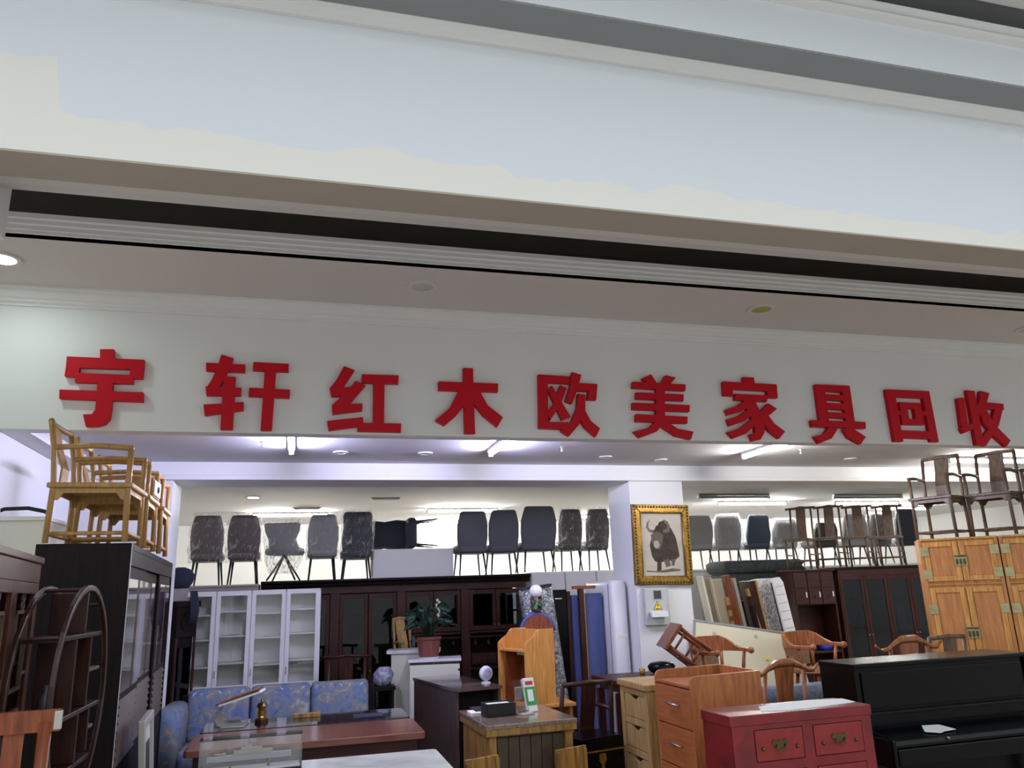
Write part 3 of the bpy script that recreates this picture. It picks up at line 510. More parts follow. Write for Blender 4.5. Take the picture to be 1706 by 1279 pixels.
# ------------------------------------------------------------------ white glazed bookcase
def bookcase_white():
    t = thing('white_bookcase', 'white bookcase with four glazed doors behind the blue sofa', 'bookcase', (-.48, 9.5, 0))
    W, D, H = 1.47, .3, 1.85; n = 4; dw = W/n
    for i in range(n+1):
        x = -W/2+i*dw; bx('side_panel', 'white', t, x-.009, x+.009, -D/2+.02, D/2, 0, H)
    bx('back_panel', 'shelfwhite', t, -W/2, W/2, D/2-.012, D/2, 0, H); bx('top', 'white', t, -W/2-.009, W/2+.009, -D/2+.02, D/2, H-.02, H)
    for i in range(n):
        x0 = -W/2+i*dw
        for j, z in enumerate((.08, .42, .74, 1.06, 1.34, 1.6)):
            bx('shelf', 'shelfwhite', t, x0+.01, x0+dw-.01, -D/2+.04, D/2-.012, z+(.03*(i % 2) if j else 0)-.009, z+(.03*(i % 2) if j else 0)+.009, bevel=0)
        a, b = x0+.005, x0+dw-.005; y0, y1 = -D/2, -D/2+.018; fw = .042
        d = MB().box(a, a+fw, y0, y1, .04, H-.005).box(b-fw, b, y0, y1, .04, H-.005).box(a+fw, b-fw, y0, y1, H-.05, H-.005).box(a+fw, b-fw, y0, y1, .04, .09).box(a+fw, b-fw, y0, y1, .82, .87).build('door', 'white', t)
        bx('pane', 'pane', d, a+fw, b-fw, y0+.007, y0+.011, .87, H-.05, bevel=0); bx('pane', 'pane', d, a+fw, b-fw, y0+.007, y0+.011, .09, .82, bevel=0)
        bx('handle', 'steel', d, a+fw*.3, a+fw*.6, y0-.012, y0, .95, 1.03)
    return t
bookcase_white()
for (x0, x1, lab) in ((-1.25, -.44, 'grey flat-topped cabinet behind the white bookcase, under the brown chairs'),):
    t = thing('grey_cabinet', lab, 'cabinet', ((x0+x1)/2, 10.05, 0)); hw = (x1-x0)/2
    bx('body', 'greyboard', t, -hw, hw, -.28, .38, 0, 1.9); bx('top', 'greyboard', t, -hw, hw, -.3, .4, 1.9, 1.925)
# ------------------------------------------------------------------ long dark glazed bookcase
t = thing('dark_glazed_bookcase', 'long dark mahogany bookcase with a heavy cornice and glazed doors', 'bookcase', (1.26, 10.3, 0))
W, D, H = 3.24, .5, 1.955
xs = -W/2
bx('body_back', 'mahog', t, -W/2+.05, W/2-.05, D/2-.02, D/2, 0, H-.1)
MB().prism([(-D/2-.07, H), (-D/2-.07, H-.025), (-D/2-.035, H-.05), (-D/2-.03, H-.07), (-D/2, H-.085), (-D/2, H-.1), (D/2, H-.1), (D/2, H)], -W/2-.06, W/2+.05, 'x').build('cornice', 'wenge', t)
bx('frieze', 'mahogx', t, -W/2, W/2, -D/2, D/2-.02, H-.17, H-.1)
bx('plinth', 'mahogx', t, -W/2, W/2, -D/2, D/2-.02, 0, .1)
for z in (.45, .82, 1.2, 1.5): bx('shelf', 'mahogx', t, -W/2+.03, W/2-.03, -D/2+.05, D/2-.02, z-.01, z+.01)
npair = 4; pw = W/npair
for i in range(npair+1):
    x = -W/2+i*pw; bx('pilaster', 'mahog', t, x-.055 if i else x, x+.055 if i < npair else x, -D/2-.012, -D/2+.03, .1, H-.17); bx('partition', 'mahog', t, x-.012, x+.012, -D/2+.03, D/2-.02, .1, H-.17)
for i in range(npair):
    for k in range(2):
        a = -W/2+i*pw+.055+k*(pw-.11)/2+.004; b = a+(pw-.11)/2-.008; y0, y1 = -D/2, -D/2+.02; fw = .045
        low = .12 if i < 2 else 1.28
        d = MB().box(a, a+fw, y0, y1, low, H-.18).box(b-fw, b, y0, y1, low, H-.18).box(a+fw, b-fw, y0, y1, H-.235, H-.18).box(a+fw, b-fw, y0, y1, low, low+.055).build('door', 'mahog', t, bevel=.003)
        bx('pane', 'dkpane', d, a+fw, b-fw, y0+.007, y0+.012, low+.055, H-.235, bevel=0)
        MB().ball(((b-fw*.5) if k == 0 else (a+fw*.5), y0-.012, low+(.75 if i < 2 else .06)), .011).build('knob', 'brass', d, smooth=True)
    if i >= 2:
        x0 = -W/2+i*pw+.06; x1 = x0+pw-.12
        bx('glass_rack', 'mahogx', t, x0, x1, -D/2+.0, -D/2+.06, 1.245, 1.27)
        for j in range(4):
            gx = x0+.08+j*(x1-x0-.16)/3
            MB().lathe([(.03, 0), (.03, -.004), (.005, -.01), (.004, -.06), (.018, -.08), (.026, -.12), (.022, -.15), (.001, -.15)], 10, (gx, -D/2+.12, 1.24)).build('stem_glass', 'pane', t, smooth=True)
        for k in range(2):
            a = x0+k*(x1-x0)/2+.01; b = a+(x1-x0)/2-.02
            dr = bx('drawer', 'mahogx', t, a, b, -D/2-.004, -D/2+.03, .88, 1.0); bx('drawer_panel', 'mahogx', dr, a+.02, b-.02, -D/2-.01, -D/2-.004, .9, .98); MB().ball(((a+b)/2, -D/2-.016, .94), .01).build('knob', 'dkbrass', dr, smooth=True)
        bx('lower_back', 'blk', t, x0, x1, -D/2+.3, -D/2+.31, .1, .86)
mb = MB(); rb = random.Random(3)
for j in range(9): mb.ball((.52+rb.uniform(-.02, .02), 0, 1.32+j*.028), .02, 6, 4, (.9, .3, 1))
t2 = mb.build('paper_flowers', 'paper', loc=(1.26+.01, 10.02, 0)); tag(t2, 'bunch of white paper flowers on the dark bookcase door', 'decoration'); t2.location = (1.2, 10.03, .12)

# ------------------------------------------------------------------ chairs on the bookcases
G = 'upholstered chairs standing on the bookcases'
padchair('upholstered_chair', 'brown leatherette chair in plastic wrap on the grey cabinet, nearer the clock case', (-1.04, 10.1, 1.925), 180, 'brn_up', .37, .8, .36, True, group=G)
padchair('upholstered_chair', 'brown leatherette chair in plastic wrap on the grey cabinet, nearer the dark cornice', (-.63, 10.1, 1.925), 180, 'brn_up', .37, .8, .36, True, group=G)
t = thing('a_frame_chair', 'low-backed grey chair in loose plastic on splayed black A-legs', 'chair', (-.16, 10.35, 1.955), 170, G)
pad([(.34, .3, .06, .02, -.03, .18), (.4, .36, .07, .03, -.02, .19), (.5, .33, .07, .03, 0, .21), (.6, .42, .06, .028, 0, .23), (.68, .44, .05, .024, 0, .24), (.7, .4, .03, .014, 0, .24)]).build('backrest', 'lt_up', t, smooth=True)
pad([(.32, .4, .36, .05, 0, 0), (.35, .44, .4, .06, 0, 0), (.4, .42, .38, .06, 0, 0)]).build('seat_cushion', 'lt_up', t, smooth=True)
MB().tube([(0, .04, .3), (0, .04, .33)], .03, 8).build('hub', 'blackm', t)
for sx in (-1, 1):
    for sy in (-1, 1): MB().tube([(0, .04, .32), (sx*.17, sy*.17+.04, .012)], [.014, .011], 8).build('leg', 'blackm', t, smooth=True)
pad([(.1, .3, .3, .08, .02, .05), (.25, .42, .42, .1, .01, .04), (.36, .44, .44, .1, -.0, .04), (.5, .4, .2, .06, .03, .2), (.62, .46, .12, .04, 0, .23), (.74, .46, .09, .03, 0, .24)]).build('plastic_cover', 'wrap', t, smooth=True)
padchair('upholstered_chair', 'light grey chair in plastic wrap between the A-leg chair and the navy chair', (.29, 10.3, 1.955), 180, 'lt_up', .37, .79, .35, True, group=G)
padchair('upholstered_chair', 'navy chair in plastic with a pinched waist on thick black legs', (.71, 10.3, 1.955), 180, 'navy_up', .39, .82, .33, True, group=G, wing=.1, taper=.94)
t = thing('white_storage_box', 'plain white box unit lying on the dark bookcase', 'box', (1.44, 10.42, 1.955)); bx('body', 'white', t, -.52, .52, -.2, .14, 0, .36, bevel=.006); bx('side_seam', 'greyboard', t, -.524, -.52, -.18, .12, .02, .34)
c = padchair('upholstered_chair', 'navy upholstered chair lying on its back on the white box', (1.0, 10.42, 2.55), 0, 'navy_up', .4, .84, .36, False, group=G, wing=.12, taper=.98)
c.rotation_euler = (0, math.radians(-90), 0); c.location = (1.76, 10.4, 2.52)
padchair('upholstered_chair', 'slate grey chair on the dark bookcase beside the white box', (2.19, 10.3, 1.955), 180, 'grey_up', .41, .82, .36, group=G)
padchair('upholstered_chair', 'slate grey chair on the dark bookcase next to the biggest grey chair', (2.62, 10.3, 1.955), 178, 'grey_up', .41, .83, .36, group=G)
# cabinets that carry the last three
for (x0, x1, lab) in ((2.96, 3.42, 'white wall cabinet beside the dark bookcase, under the big grey chair'), (3.43, 3.86, 'white wall cabinet behind the foil mattress, under the wrapped dark chair'), (3.87, 4.3, 'white wall cabinet whose end is hidden by the pillar')):
    t = thing('white_wall_cabinet', lab, 'cabinet', ((x0+x1)/2, 10.35, 0)); hw = (x1-x0)/2
    bx('body', 'shelfwhite', t, -hw, hw, -.3, .3, 0, 1.97); bx('door', 'white', t, -hw+.006, hw-.006, -.315, -.3, .05, 1.95)
padchair('upholstered_chair', 'largest slate grey chair with brass-tipped legs on the white cabinets', (3.09, 10.3, 1.97), 182, 'grey_up', .5, .86, .36, group=G, tips=True)
padchair('upholstered_chair', 'dark brown chair in plastic wrap on the white cabinets, nearer the big grey chair', (3.555, 10.33, 1.97), 180, 'dkb_up', .34, .82, .36, True, group=G)
padchair('upholstered_chair', 'dark brown chair in plastic wrap on the white cabinets, nearer the pillar', (3.95, 10.33, 1.97), 180, 'dkb_up', .34, .82, .36, True, group=G)
# ------------------------------------------------------------------ desks, sofa and small things in the middle
t = thing('floral_sofa', 'blue floral brocade sofa with three back cushions and a rolled arm', 'sofa', (-.1, 8.35, 0))
bx('base', 'wenge', t, -.95, .95, -.42, .42, .1, .3)
for sx in (-1, 1):
    for sy in (-1, 1): bx('foot', 'wenge', t, sx*.88-.04, sx*.88+.04, sy*.36-.04, sy*.36+.04, 0, .1)
for k in range(3):
    x = -.6+k*.58
    pad([(.3, .56, .6, .06, x, -.06), (.34, .575, .64, .07, x, -.06), (.43, .575, .64, .07, x, -.06), (.46, .54, .6, .06, x, -.06)]).build('seat_cushion', 'sofa', t, smooth=True)
    pad([(.44, .55, .14, .05, x, .27), (.5, .575, .18, .06, x, .28), (.85, .575, .16, .06, x, .33), (.9, .56, .13, .05, x, .34), (.915, .5, .08, .03, x, .34)]).build('back_cushion', 'sofa', t, smooth=True)
    mb = MB()
    for j in range(7): mb.tube([(x-.22+j*.073+.024*math.cos(q+j), .262, .875+.014*math.sin(q*1.3)) for q in [i*.7 for i in range(2+j % 3, 6)]], .004, 5)
    mb.build('scroll_print', 'paper', t.children[-1])
bx('back_frame', 'wenge', t, -.95, .92, .36, .42, .3, .86)
for sx, m in ((-1, 'sofa'), ):
    pad([(.28, .2, .84, .05, sx*.98, 0), (.6, .21, .84, .06, sx*.98, 0), (.7, .24, .86, .09, sx*.985, 0), (.79, .2, .84, .09, sx*.985, 0), (.815, .1, .78, .04, sx*.985, 0)], 4).build('arm', m, t, smooth=True)
def desk(name, label, x0, x1, y0, y1, z, topm, bodym, th=.04, rnd=.0):
    t = thing(name, label, 'desk', ((x0+x1)/2, (y0+y1)/2, 0)); a, b = (x1-x0)/2, (y1-y0)/2
    MB().prism(rrect(2*a, 2*b, max(rnd, .01), 4), z-th, z, 'z').build('desk_top', topm, t, bevel=.006)
    bx('front_panel', bodym, t, -a+.06, a-.06, -b+.06, -b+.08, .1, z-th)
    for s in (-1, 1):
        p = bx('pedestal', bodym, t, s*(a-.25)-.19, s*(a-.25)+.19, -b+.08, b-.05, .03, z-th)
        for k in range(3): bx('drawer', bodym, p, s*(a-.25)-.17, s*(a-.25)+.17, b-.05, b-.03, .08+k*.2, .26+k*.2)
    return t
d1 = desk('black_topped_desk', 'long desk with a shiny black top in front of the floral sofa', -.70, .95, 6.95, 7.55, .76, paint('black_glass_top', (30, 30, 40), .08, coat=.5), 'wenge', .05, .05)
d2 = desk('red_brown_desk', 'red-brown wooden desk in front of the black-topped desk', -.72, .96, 6.2, 6.9, .76, 'deskred', 'mahogx', .05, .03)
t = thing('marble_table', 'white marble topped table carrying the model ship', 'table', (.15, 5.05, 0))
MB().prism(rrect(1.54, .92, .03, 3), .73, .76, 'z').build('table_top', 'marble', t, bevel=.004); bx('apron', 'mahogx', t, -.66, .66, -.36, .36, .66, .73)
for sx in (-1, 1):
    for sy in (-1, 1): bx('leg', 'mahog', t, sx*.64-.035, sx*.64+.035, sy*.34-.035, sy*.34+.035, 0, .66)
# model ship in an acrylic case
t = thing('model_ship', 'model warship inside a clear acrylic case on the marble table', 'model ship', (-.23, 5.3, .76), 2)
bx('base', 'blk', t, -.29, .29, -.08, .08, 0, .02); bx('white_deck', 'white', t, -.28, .28, -.075, .075, .02, .028)
MB().box(-.29, .29, -.08, -.077, .02, .2).box(-.29, .29, .077, .08, .02, .2).box(-.29, -.287, -.077, .077, .02, .2).box(.287, .29, -.077, .077, .02, .2).box(-.29, .29, -.08, .08, .197, .2).build('case', 'acrylic', t)
MB().loft([[(x, -w, .1), (x, w, .1), (x, w*.6, .07), (x, -w*.6, .07)] for x, w in ((-.25, .004), (-.2, .018), (-.05, .026), (.12, .026), (.23, .02))]).build('hull', 'metergrey', t)
MB().box(-.1, .12, -.014, .014, .1, .122).box(-.06, .06, -.011, .011, .122, .137).box(-.03, .0, -.008, .008, .137, .15).tube([(-.015, 0, .15), (-.015, 0, .185)], .003, 5).tube([(.05, 0, .137), (.05, 0, .165)], .003, 5).tube([(-.16, 0, .108), (-.21, 0, .112)], .004, 5).box(-.165, -.145, -.01, .01, .1, .116).build('superstructure', 'silver', t)
for x in (-.12, .1): MB().lathe([(.012, 0), (.005, .012), (.007, .03), (.004, .042)], 8, (x, 0, .028)).build('stand', 'gilt', t)
# curved magazine stand on the black desk
t = thing('magazine_stand', 'curved silver reading stand holding a folder on the black desk', 'stand', (-.5, 7.2, .76), -8)
MB().loft([[(x, -.1, z), (x, .1, z), (x+.008, .1, z+.012), (x+.008, -.1, z+.012)] for x, z in [(.1, 0), (-.02, .0), (-.07, .02), (-.095, .06), (-.09, .11), (-.06, .15), (0, .18), (.09, .21)]]).build('bent_arm', 'silver', t, smooth=False)
MB().loft([[(x, -.12, z), (x, .12, z), (x-.004, .12, z+.014), (x-.004, -.12, z+.014)] for x, z in ((-.06, .165), (.26, .255))]).build('folder', 'paper', t); MB().loft([[(x, -.11, z), (x, .11, z), (x-.003, .11, z+.01), (x-.003, -.11, z+.01)] for x, z in ((-.09, .17), (.24, .275))]).build('red_folder', 'redwood', t)
bx('foot_plate', 'silver', t, -.04, .14, -.11, .11, 0, .008)
t = thing('gilt_ornament', 'small gilt tower ornament on a dark red base on the black desk', 'ornament', (-.25, 7.3, .76))
MB().lathe([(.055, 0), (.055, .02), (.045, .03), (.001, .03)], 12).build('base', 'mahog', t); MB().lathe([(.036, .03), (.036, .04), (.028, .05), (.03, .09), (.022, .095), (.026, .13), (.012, .14), (.014, .165), (.002, .19), (.001, .19)], 14).build('figure', 'gilt', t, smooth=False)
for k in range(4):
    a = PI/4+k*PI/2; MB().tube([(.042*math.cos(a), .042*math.sin(a), .03), (.04*math.cos(a), .04*math.sin(a), .12)], .004, 5).build('post', 'gilt', t)
MB().lathe([(.044, .12), (.046, .125), (.03, .15), (.001, .155)], 14).build('canopy', 'dkbrass', t)
o = MB().box(-.11, .11, -.03, .03, 0, .035).build('wooden_tray', 'pine', loc=(.12, 7.38, .76), bevel=.004); tag(o, 'narrow wooden tray on the black desk by the gilt ornament', 'tray')
o = MB().box(-.12, .12, -.1, .1, 0, .008).build('dark_folder', 'navycloth', loc=(.62, 7.2, .76)); tag(o, 'flat dark folder at the end of the black desk', 'folder')
# dark chair frame and cloth in front of the dark bookcase
c = sidechair('dark wooden chair frame standing in front of the glazed bookcase', (.55, 9.3, 0), 180, 'mahog', .44, .4, .48, 1.12)
o = pad([(0, .1, .1, .03, 0, 0), (.04, .2, .16, .05, 0, 0), (.12, .22, .18, .06, .01, 0), (.19, .12, .12, .05, .02, 0)]).build('cloth_bundle', patterned('blue_white_cloth', [(40, 50, 100), (200, 204, 220)], 10), loc=(.93, 9.05, .8), smooth=True); tag(o, 'blue and white cloth bundle beside the white cabinets', 'cloth')
t = thing('small_stool', 'dark stool carrying the cloth bundle', 'stool', (.93, 9.05, 0)); bx('seat', 'wenge', t, -.13, .13, -.13, .13, .76, .8)
for sx in (-1, 1):
    for sy in (-1, 1): bx('leg', 'wenge', t, sx*.1-.015, sx*.1+.015, sy*.1-.015, sy*.1+.015, 0, .76)
# white cabinets with the plant
t = thing('tall_white_cabinet', 'white cabinet with an overhanging top behind the plant cabinet', 'cabinet', (1.33, 9.42, 0), -12)
bx('body', 'cream', t, -.25, .25, -.14, .14, 0, 1.1); bx('top', 'white', t, -.3, .3, -.17, .15, 1.1, 1.14); bx('side_trim', 'white', t, -.255, -.25, -.12, .12, .55, .56)
t = thing('plant_cabinet', 'cream fronted cabinet with walnut side carrying the potted plant', 'cabinet', (1.5, 9.0, 0), -10)
bx('body', 'walnut', t, -.27, .27, -.14, .17, 0, 1.03); bx('front', 'cream', t, -.27, .27, -.16, -.14, .0, 1.0); bx('top', 'white', t, -.29, .29, -.175, .175, 1.03, 1.06); bx('catch', 'blk', t, .25, .275, -.165, -.158, .93, .95)
t = thing('potted_plant', 'dark leafy houseplant in a terracotta pot on the cream cabinet', 'plant', (1.43, 8.98, 1.06))
MB().lathe([(.11, 0), (.12, .012), (.115, .016), (.09, .016), (.001, .016)], 20).build('saucer', 'white', t, smooth=False)
MB().lathe([(.001, .018), (.105, .018), (.118, .12), (.128, .2), (.14, .2), (.14, .225), (.128, .225), (.12, .21), (.001, .21)], 22).build('pot', 'terra', t, smooth=False)
MB().lathe([(.001, .212), (.118, .212), (.118, .215), (.001, .216)], 16).build('soil', 'soil', t)
rl = random.Random(11)
for k in range(24):
    a = k*2.4+rl.uniform(-.3, .3); out = rl.uniform(.06, .2); hh = rl.uniform(.14, .34); ln = rl.uniform(.1, .17)
    if k == 0: a, out, hh, ln = -.15, .2, .14, .17
    ca, sa = math.cos(a), math.sin(a); base = Vector((.03*ca, .03*sa, .21)); mid = Vector((out*.6*ca, out*.6*sa, .21+hh*.8)); tip0 = Vector((out*ca, out*sa, .21+hh))
    droop = rl.uniform(-.09, .0); pts = [tip0+Vector((ca*ln*s, sa*ln*s, droop*s*s)) for s in (0, .25, .5, .75, 1)]
    rl_a = rl.uniform(-1.1, 1.1); sid = Vector((-sa*math.cos(rl_a), ca*math.cos(rl_a), math.sin(rl_a))); mb = MB(); wd = [.01, .055, .065, .046, .004]
    vs = []
    for p, ww in zip(pts, wd): vs += [p-sid*ww+Vector((0, 0, .01)), p, p+sid*ww+Vector((0, 0, .01)), p-Vector((0, 0, .003))]
    mb.add(vs, [(4*i+j, 4*i+(j+1) % 4, 4*i+4+(j+1) % 4, 4*i+4+j) for i in range(4) for j in range(4)])
    lf = mb.build('leaf', 'leaf', t, smooth=True); MB().tube([base, mid, tip0], .005, 5).build('leaf_stem', 'leaf', lf, smooth=True)
c = armchair('pale wooden armchair with a blue cloth behind the plant', (1.22, 9.83, .72), 30, 'oak', .3, .2, .3, .45, .72)
c.location = (1.3, 9.82, .74)
t = thing('dark_low_cabinet', 'dark low cabinet under the pale armchair', 'cabinet', (1.3, 9.82, 0)); bx('body', 'wenge', t, -.2, .2, -.12, .14, 0, .72); bx('top', 'wenge', t, -.21, .21, -.13, .15, .72, .74)
o = pad([(0, .03, .1, .012, 0, 0), (.1, .04, .12, .015, 0, 0), (.2, .03, .1, .012, 0, 0)]).build('blue_cloth', 'slate_up', loc=(1.2, 9.85, 1.38)); tag(o, 'blue cloth hung on the pale armchair', 'cloth'); o.location = (1.36, 9.72, 1.06)
# dark walnut counter
t = thing('walnut_counter', 'dark walnut laminate desk with a glossy top before the white cabinets', 'desk', (1.51, 7.9, 0), 0)
t.rotation_euler = (0, 0, math.radians(9.5)); 
W, D, H = .44, 1.22, .92
bx('side_panel', 'walnut', t, -W/2, -W/2+.03, -D/2, D/2, 0, H-.03); bx('side_panel', 'walnut', t, W/2-.03, W/2, -D/2, D/2, 0, H-.03); bx('back_panel', 'walnut', t, -W/2+.03, W/2-.03, D/2-.03, D/2-.01, 0, H-.03)
bx('top', wood('glossy_walnut_top', (66, 54, 50), (96, 78, 70), 'y', .1, coat=.7), t, -W/2-.01, W/2+.01, -D/2-.02, D/2+.01, H-.03, H); bx('front_panel', 'wenge', t, -W/2+.03, W/2-.03, -D/2+.12, -D/2+.14, 0, H-.03)
# pine side cabinet with tissue box etc.
t = thing('pine_cabinet', 'striped pine cabinet with a grey-brown top holding a tissue box', 'cabinet', (1.71, 6.42, 0), 2)
bx('top', 'pinetop', t, -.36, .36, -.44, .42, .765, .8, bevel=.006); bx('top_edge', 'pine', t, -.355, .355, -.435, .415, .72, .765)
bx('body', 'walnut', t, -.3, .3, -.37, .36, .1, .72)
for sx in (-1, 1):
    for sy in (-1, 1): bx('leg', 'pine', t, sx*.3-.03, sx*.3+.03, sy*.37-.03, sy*.37+.03, 0, .72)
for k in range(3): bx('side_plank', 'pine', t, -.335, -.305, -.33+k*.225, -.33+k*.225+.215, .12, .715)
for k in range(6): bx('front_plank', paint('dark_striped_pine', (66, 52, 36), .5, var=.25, scale=8), t, -.26+k*.087, -.26+k*.087+.082, -.385, -.371, .12, .7)
for (x, y, lab) in ((1.335, 5.72, 'low pine chair back tucked at the open side of the pine cabinet'), (2.02, 5.78, 'pine chair back at the front corner of the pine cabinet')):
    t2 = thing('pine_chair', lab, 'chair', (x, y, 0), 20)
    bx('backrest', 'pine', t2, -.14, .14, .1, .125, .42, .62); bx('seat', 'pine', t2, -.14, .14, -.15, .12, .38, .41)
    for sx in (-1, 1):
        bx('leg', 'pine', t2, sx*.125-.015, sx*.125+.015, .09, .12, 0, .6); bx('leg', 'pine', t2, sx*.125-.015, sx*.125+.015, -.15, -.12, 0, .38)
t = thing('tissue_box', 'black tissue box on the pine cabinet', 'box', (1.57, 6.4, .8), 6)
MB().box(-.12, .12, -.08, .08, 0, .01).box(-.12, .12, -.08, -.07, .01, .1).box(-.12, .12, .07, .08, .01, .1).box(-.12, -.11, -.07, .07, .01, .1).box(.11, .12, -.07, .07, .01, .1).build('holder', 'blk', t, bevel=.004); bx('tissues', 'paper', t, -.1, .1, -.065, .065, .01, .09)
o = MB().box(-.1, .1, -.12, .12, 0, .02).build('notebook', 'blk', loc=(1.53, 6.72, .8)); tag(o, 'black notebook behind the tissue box', 'notebook')
o = MB().box(-.06, .06, -.09, .09, 0, .012).build('white_booklet', 'paper', loc=(1.44, 6.62, .8)); tag(o, 'white booklet beside the tissue box', 'booklet')
t = thing('phone_stand', 'clear phone stand leaning beside the green box on the pine cabinet', 'stand', (1.77, 6.36, .8), 25)
MB().loft([[(-.05, y, z), (.05, y, z), (.05, y+.01, z+.004), (-.05, y+.01, z+.004)] for y, z in ((0, .02), (.08, .25))]).build('back_plate', 'acrylic', t); bx('foot', 'silver', t, -.06, .06, -.06, .09, 0, .012); bx('card', 'silver', t, -.04, .04, .06, .064, .1, .2)
t = thing('green_leaflet_box', 'upright green and white product box on the pine cabinet', 'box', (1.86, 6.44, .8), 12); t.rotation_euler = (math.radians(-14), 0, math.radians(14))
bx('carton', 'paper', t, -.05, .05, -.012, .012, 0, .26); bx('green_print', 'green', t, -.047, .047, -.0135, -.012, .05, .19, bevel=0); bx('white_panel', 'paper', t, -.025, .025, -.0145, -.0135, .08, .17, bevel=0); bx('red_print', 'redpl', t, -.035, .035, -.0135, -.012, .205, .235, bevel=0)
# hutch on a beech desk, fan
t = thing('beech_desk', 'orange beech desk behind the walnut counter', 'desk', (2.17, 7.52, 0), 0)
bx('desk_top', 'beech', t, -.33, .36, -.24, .22, .7, .73); bx('side_panel', 'beech', t, .3, .33, -.22, .2, 0, .7); bx('side_panel', 'beech', t, -.32, -.29, -.22, .2, 0, .7); bx('back_panel', 'beech', t, -.29, .3, .17, .19, .1, .7)
t = thing('beech_hutch', 'orange beech desk hutch with scalloped sides standing on the beech desk', 'hutch', (2.13, 7.53, .73), -75)
side = [(-.16, 0), (.16, 0), (.16, .66), (.0, .66), (-.03, .64), (-.06, .6), (-.1, .58), (-.13, .56), (-.16, .53)]
for x in (-.26, .24): MB().prism(side, x, x+.02, 'x').build('side_panel', 'beech', t, bevel=.002)
bx('back_panel', 'beech', t, -.24, .24, .14, .155, 0, .64); bx('fascia', 'beech', t, -.24, .24, .0, .018, .48, .66); bx('shelf', 'beech', t, -.24, .24, -.15, .14, .46, .48); bx('divider', 'redwood', t, -.16, -.145, -.14, .14, 0, .46); bx('lamp_strip', 'fixture', t, .0, .16, -.1, -.06, .43, .46)
t = thing('desk_fan', 'small white desk fan by the beech hutch', 'fan', (1.98, 8.05, .71), 20)
t.location = (1.74, 7.55, .92); t.scale = (.72, .72, .72)
MB().lathe([(.06, 0), (.06, .015), (.02, .02), (.015, .06), (.001, .06)], 16).build('base', 'wfan', t, smooth=False)
MB().lathe([(.001, -.05), (.05, -.05), (.085, -.03), (.095, .0), (.085, .035), (.001, .035)], 20).rot(Matrix.Translation((0, 0, .12)) @ Matrix.Rotation(PI/2, 4, 'X')).build('head', 'wfan', t, smooth=True)
for k in range(5): MB().tube([(.02+.014*k)*Vector((math.cos(a), 0, math.sin(a)))+Vector((0, -.048+.004*k, .12)) for a in [i*PI/8 for i in range(16)]], .003, 4, closed=True).build('grille_ring', 'fangrey', t)
# standing panels next to the pillar
t = thing('foil_wrapped_mattress', 'tall mattress wrapped in crinkled silver foil leaning behind the hutch', 'mattress', (2.66, 8.22, 0)); t.rotation_euler = (0, math.radians(-6.5), math.radians(-4))
pad([(0, .34, .16, .05, 0, 0), (.05, .36, .18, .06, 0, 0), (1.72, .36, .18, .06, 0, 0), (1.78, .34, .16, .05, 0, 0)]).build('body', 'foil', t, smooth=True); bx('dark_edge', 'blk', t, -.17, .17, -.085, .085, 1.775, 1.8)
t = thing('lamp_figurine', 'bronze figurine lamp with a white glass globe standing on the blue-rimmed chair', 'lamp', (2.39, 7.97, 1.53))
MB().lathe([(.05, 0), (.055, .02), (.03, .03), (.001, .03)], 12).build('base', 'statue', t)
for s in (-1, 1): MB().tube([(s*.03, 0, .01), (s*.04, .005, .05), (s*.03, 0, .08), (s*.045, 0, .11), (s*.03, 0, .145)], [.018, .024, .026, .016, .013], 8).build('figure', 'statue', t, smooth=True); MB().ball((s*.045, .0, .135), .02).build('figure_head', 'statue', t, smooth=True)
MB().tube([(-.04, -.02, .03), (0, -.03, .08), (.04, -.02, .05)], .012, 6).build('green_sash', 'green', t, smooth=True)
MB().ball((0, 0, .205), .066, 18, 12).build('globe', 'globe', t, smooth=True)
t = thing('blue_rimmed_chair', 'brown chair with a rounded back edged in blue behind the beech hutch', 'chair', (2.39, 7.96, 0), 0)
arc = [(.17*math.cos(a), 1.34+.17*math.sin(a)) for a in [i*PI/12 for i in range(13)]]
MB().prism(arc+[(-.15, .5), (.15, .5)], -.02, .02).build('backrest', 'redwood', t, bevel=.004); MB().tube([(x*1.02, 0, z) for x, z in arc], .022, 8).build('blue_rim', 'bluepl', t, smooth=True)
bx('seat', 'redwood', t, -.17, .17, -.18, .02, .45, .5)
for sx in (-1, 1):
    bx('leg', 'redwood', t, sx*.14-.02, sx*.14+.02, -.02, .02, 0, .5); bx('leg', 'redwood', t, sx*.14-.02, sx*.14+.02, -.17, -.13, 0, .45)
t = thing('black_headboard', 'tall black padded panel standing beside the foil mattress', 'panel', (2.72, 8.46, 0), 0); bx('board', 'black', t, -.14, .16, -.04, .04, 0, 1.74, bevel=.01); bx('edge', 'mahog', t, .16, .2, -.04, .04, 0, 1.72); bx('price_tag', 'paper', t, .02, .1, -.045, -.04, 1.64, 1.65)
for i, (x0, x1, lab) in enumerate(((2.93, 3.0, 'narrow blue panel between two dark posts'), (3.045, 3.285, 'wide blue upholstered panel beside the white mattress'))):
    t = thing('upholstered_screen', lab, 'screen', ((x0+x1)/2, 8.44, 0)); bx('cloth_face', 'blue', t, -(x1-x0)/2, (x1-x0)/2, -.05, .03, 0, 1.68+.01*i, bevel=.015); bx('backing', 'navycloth', t, -(x1-x0)/2, (x1-x0)/2, .03, .05, 0, 1.66)
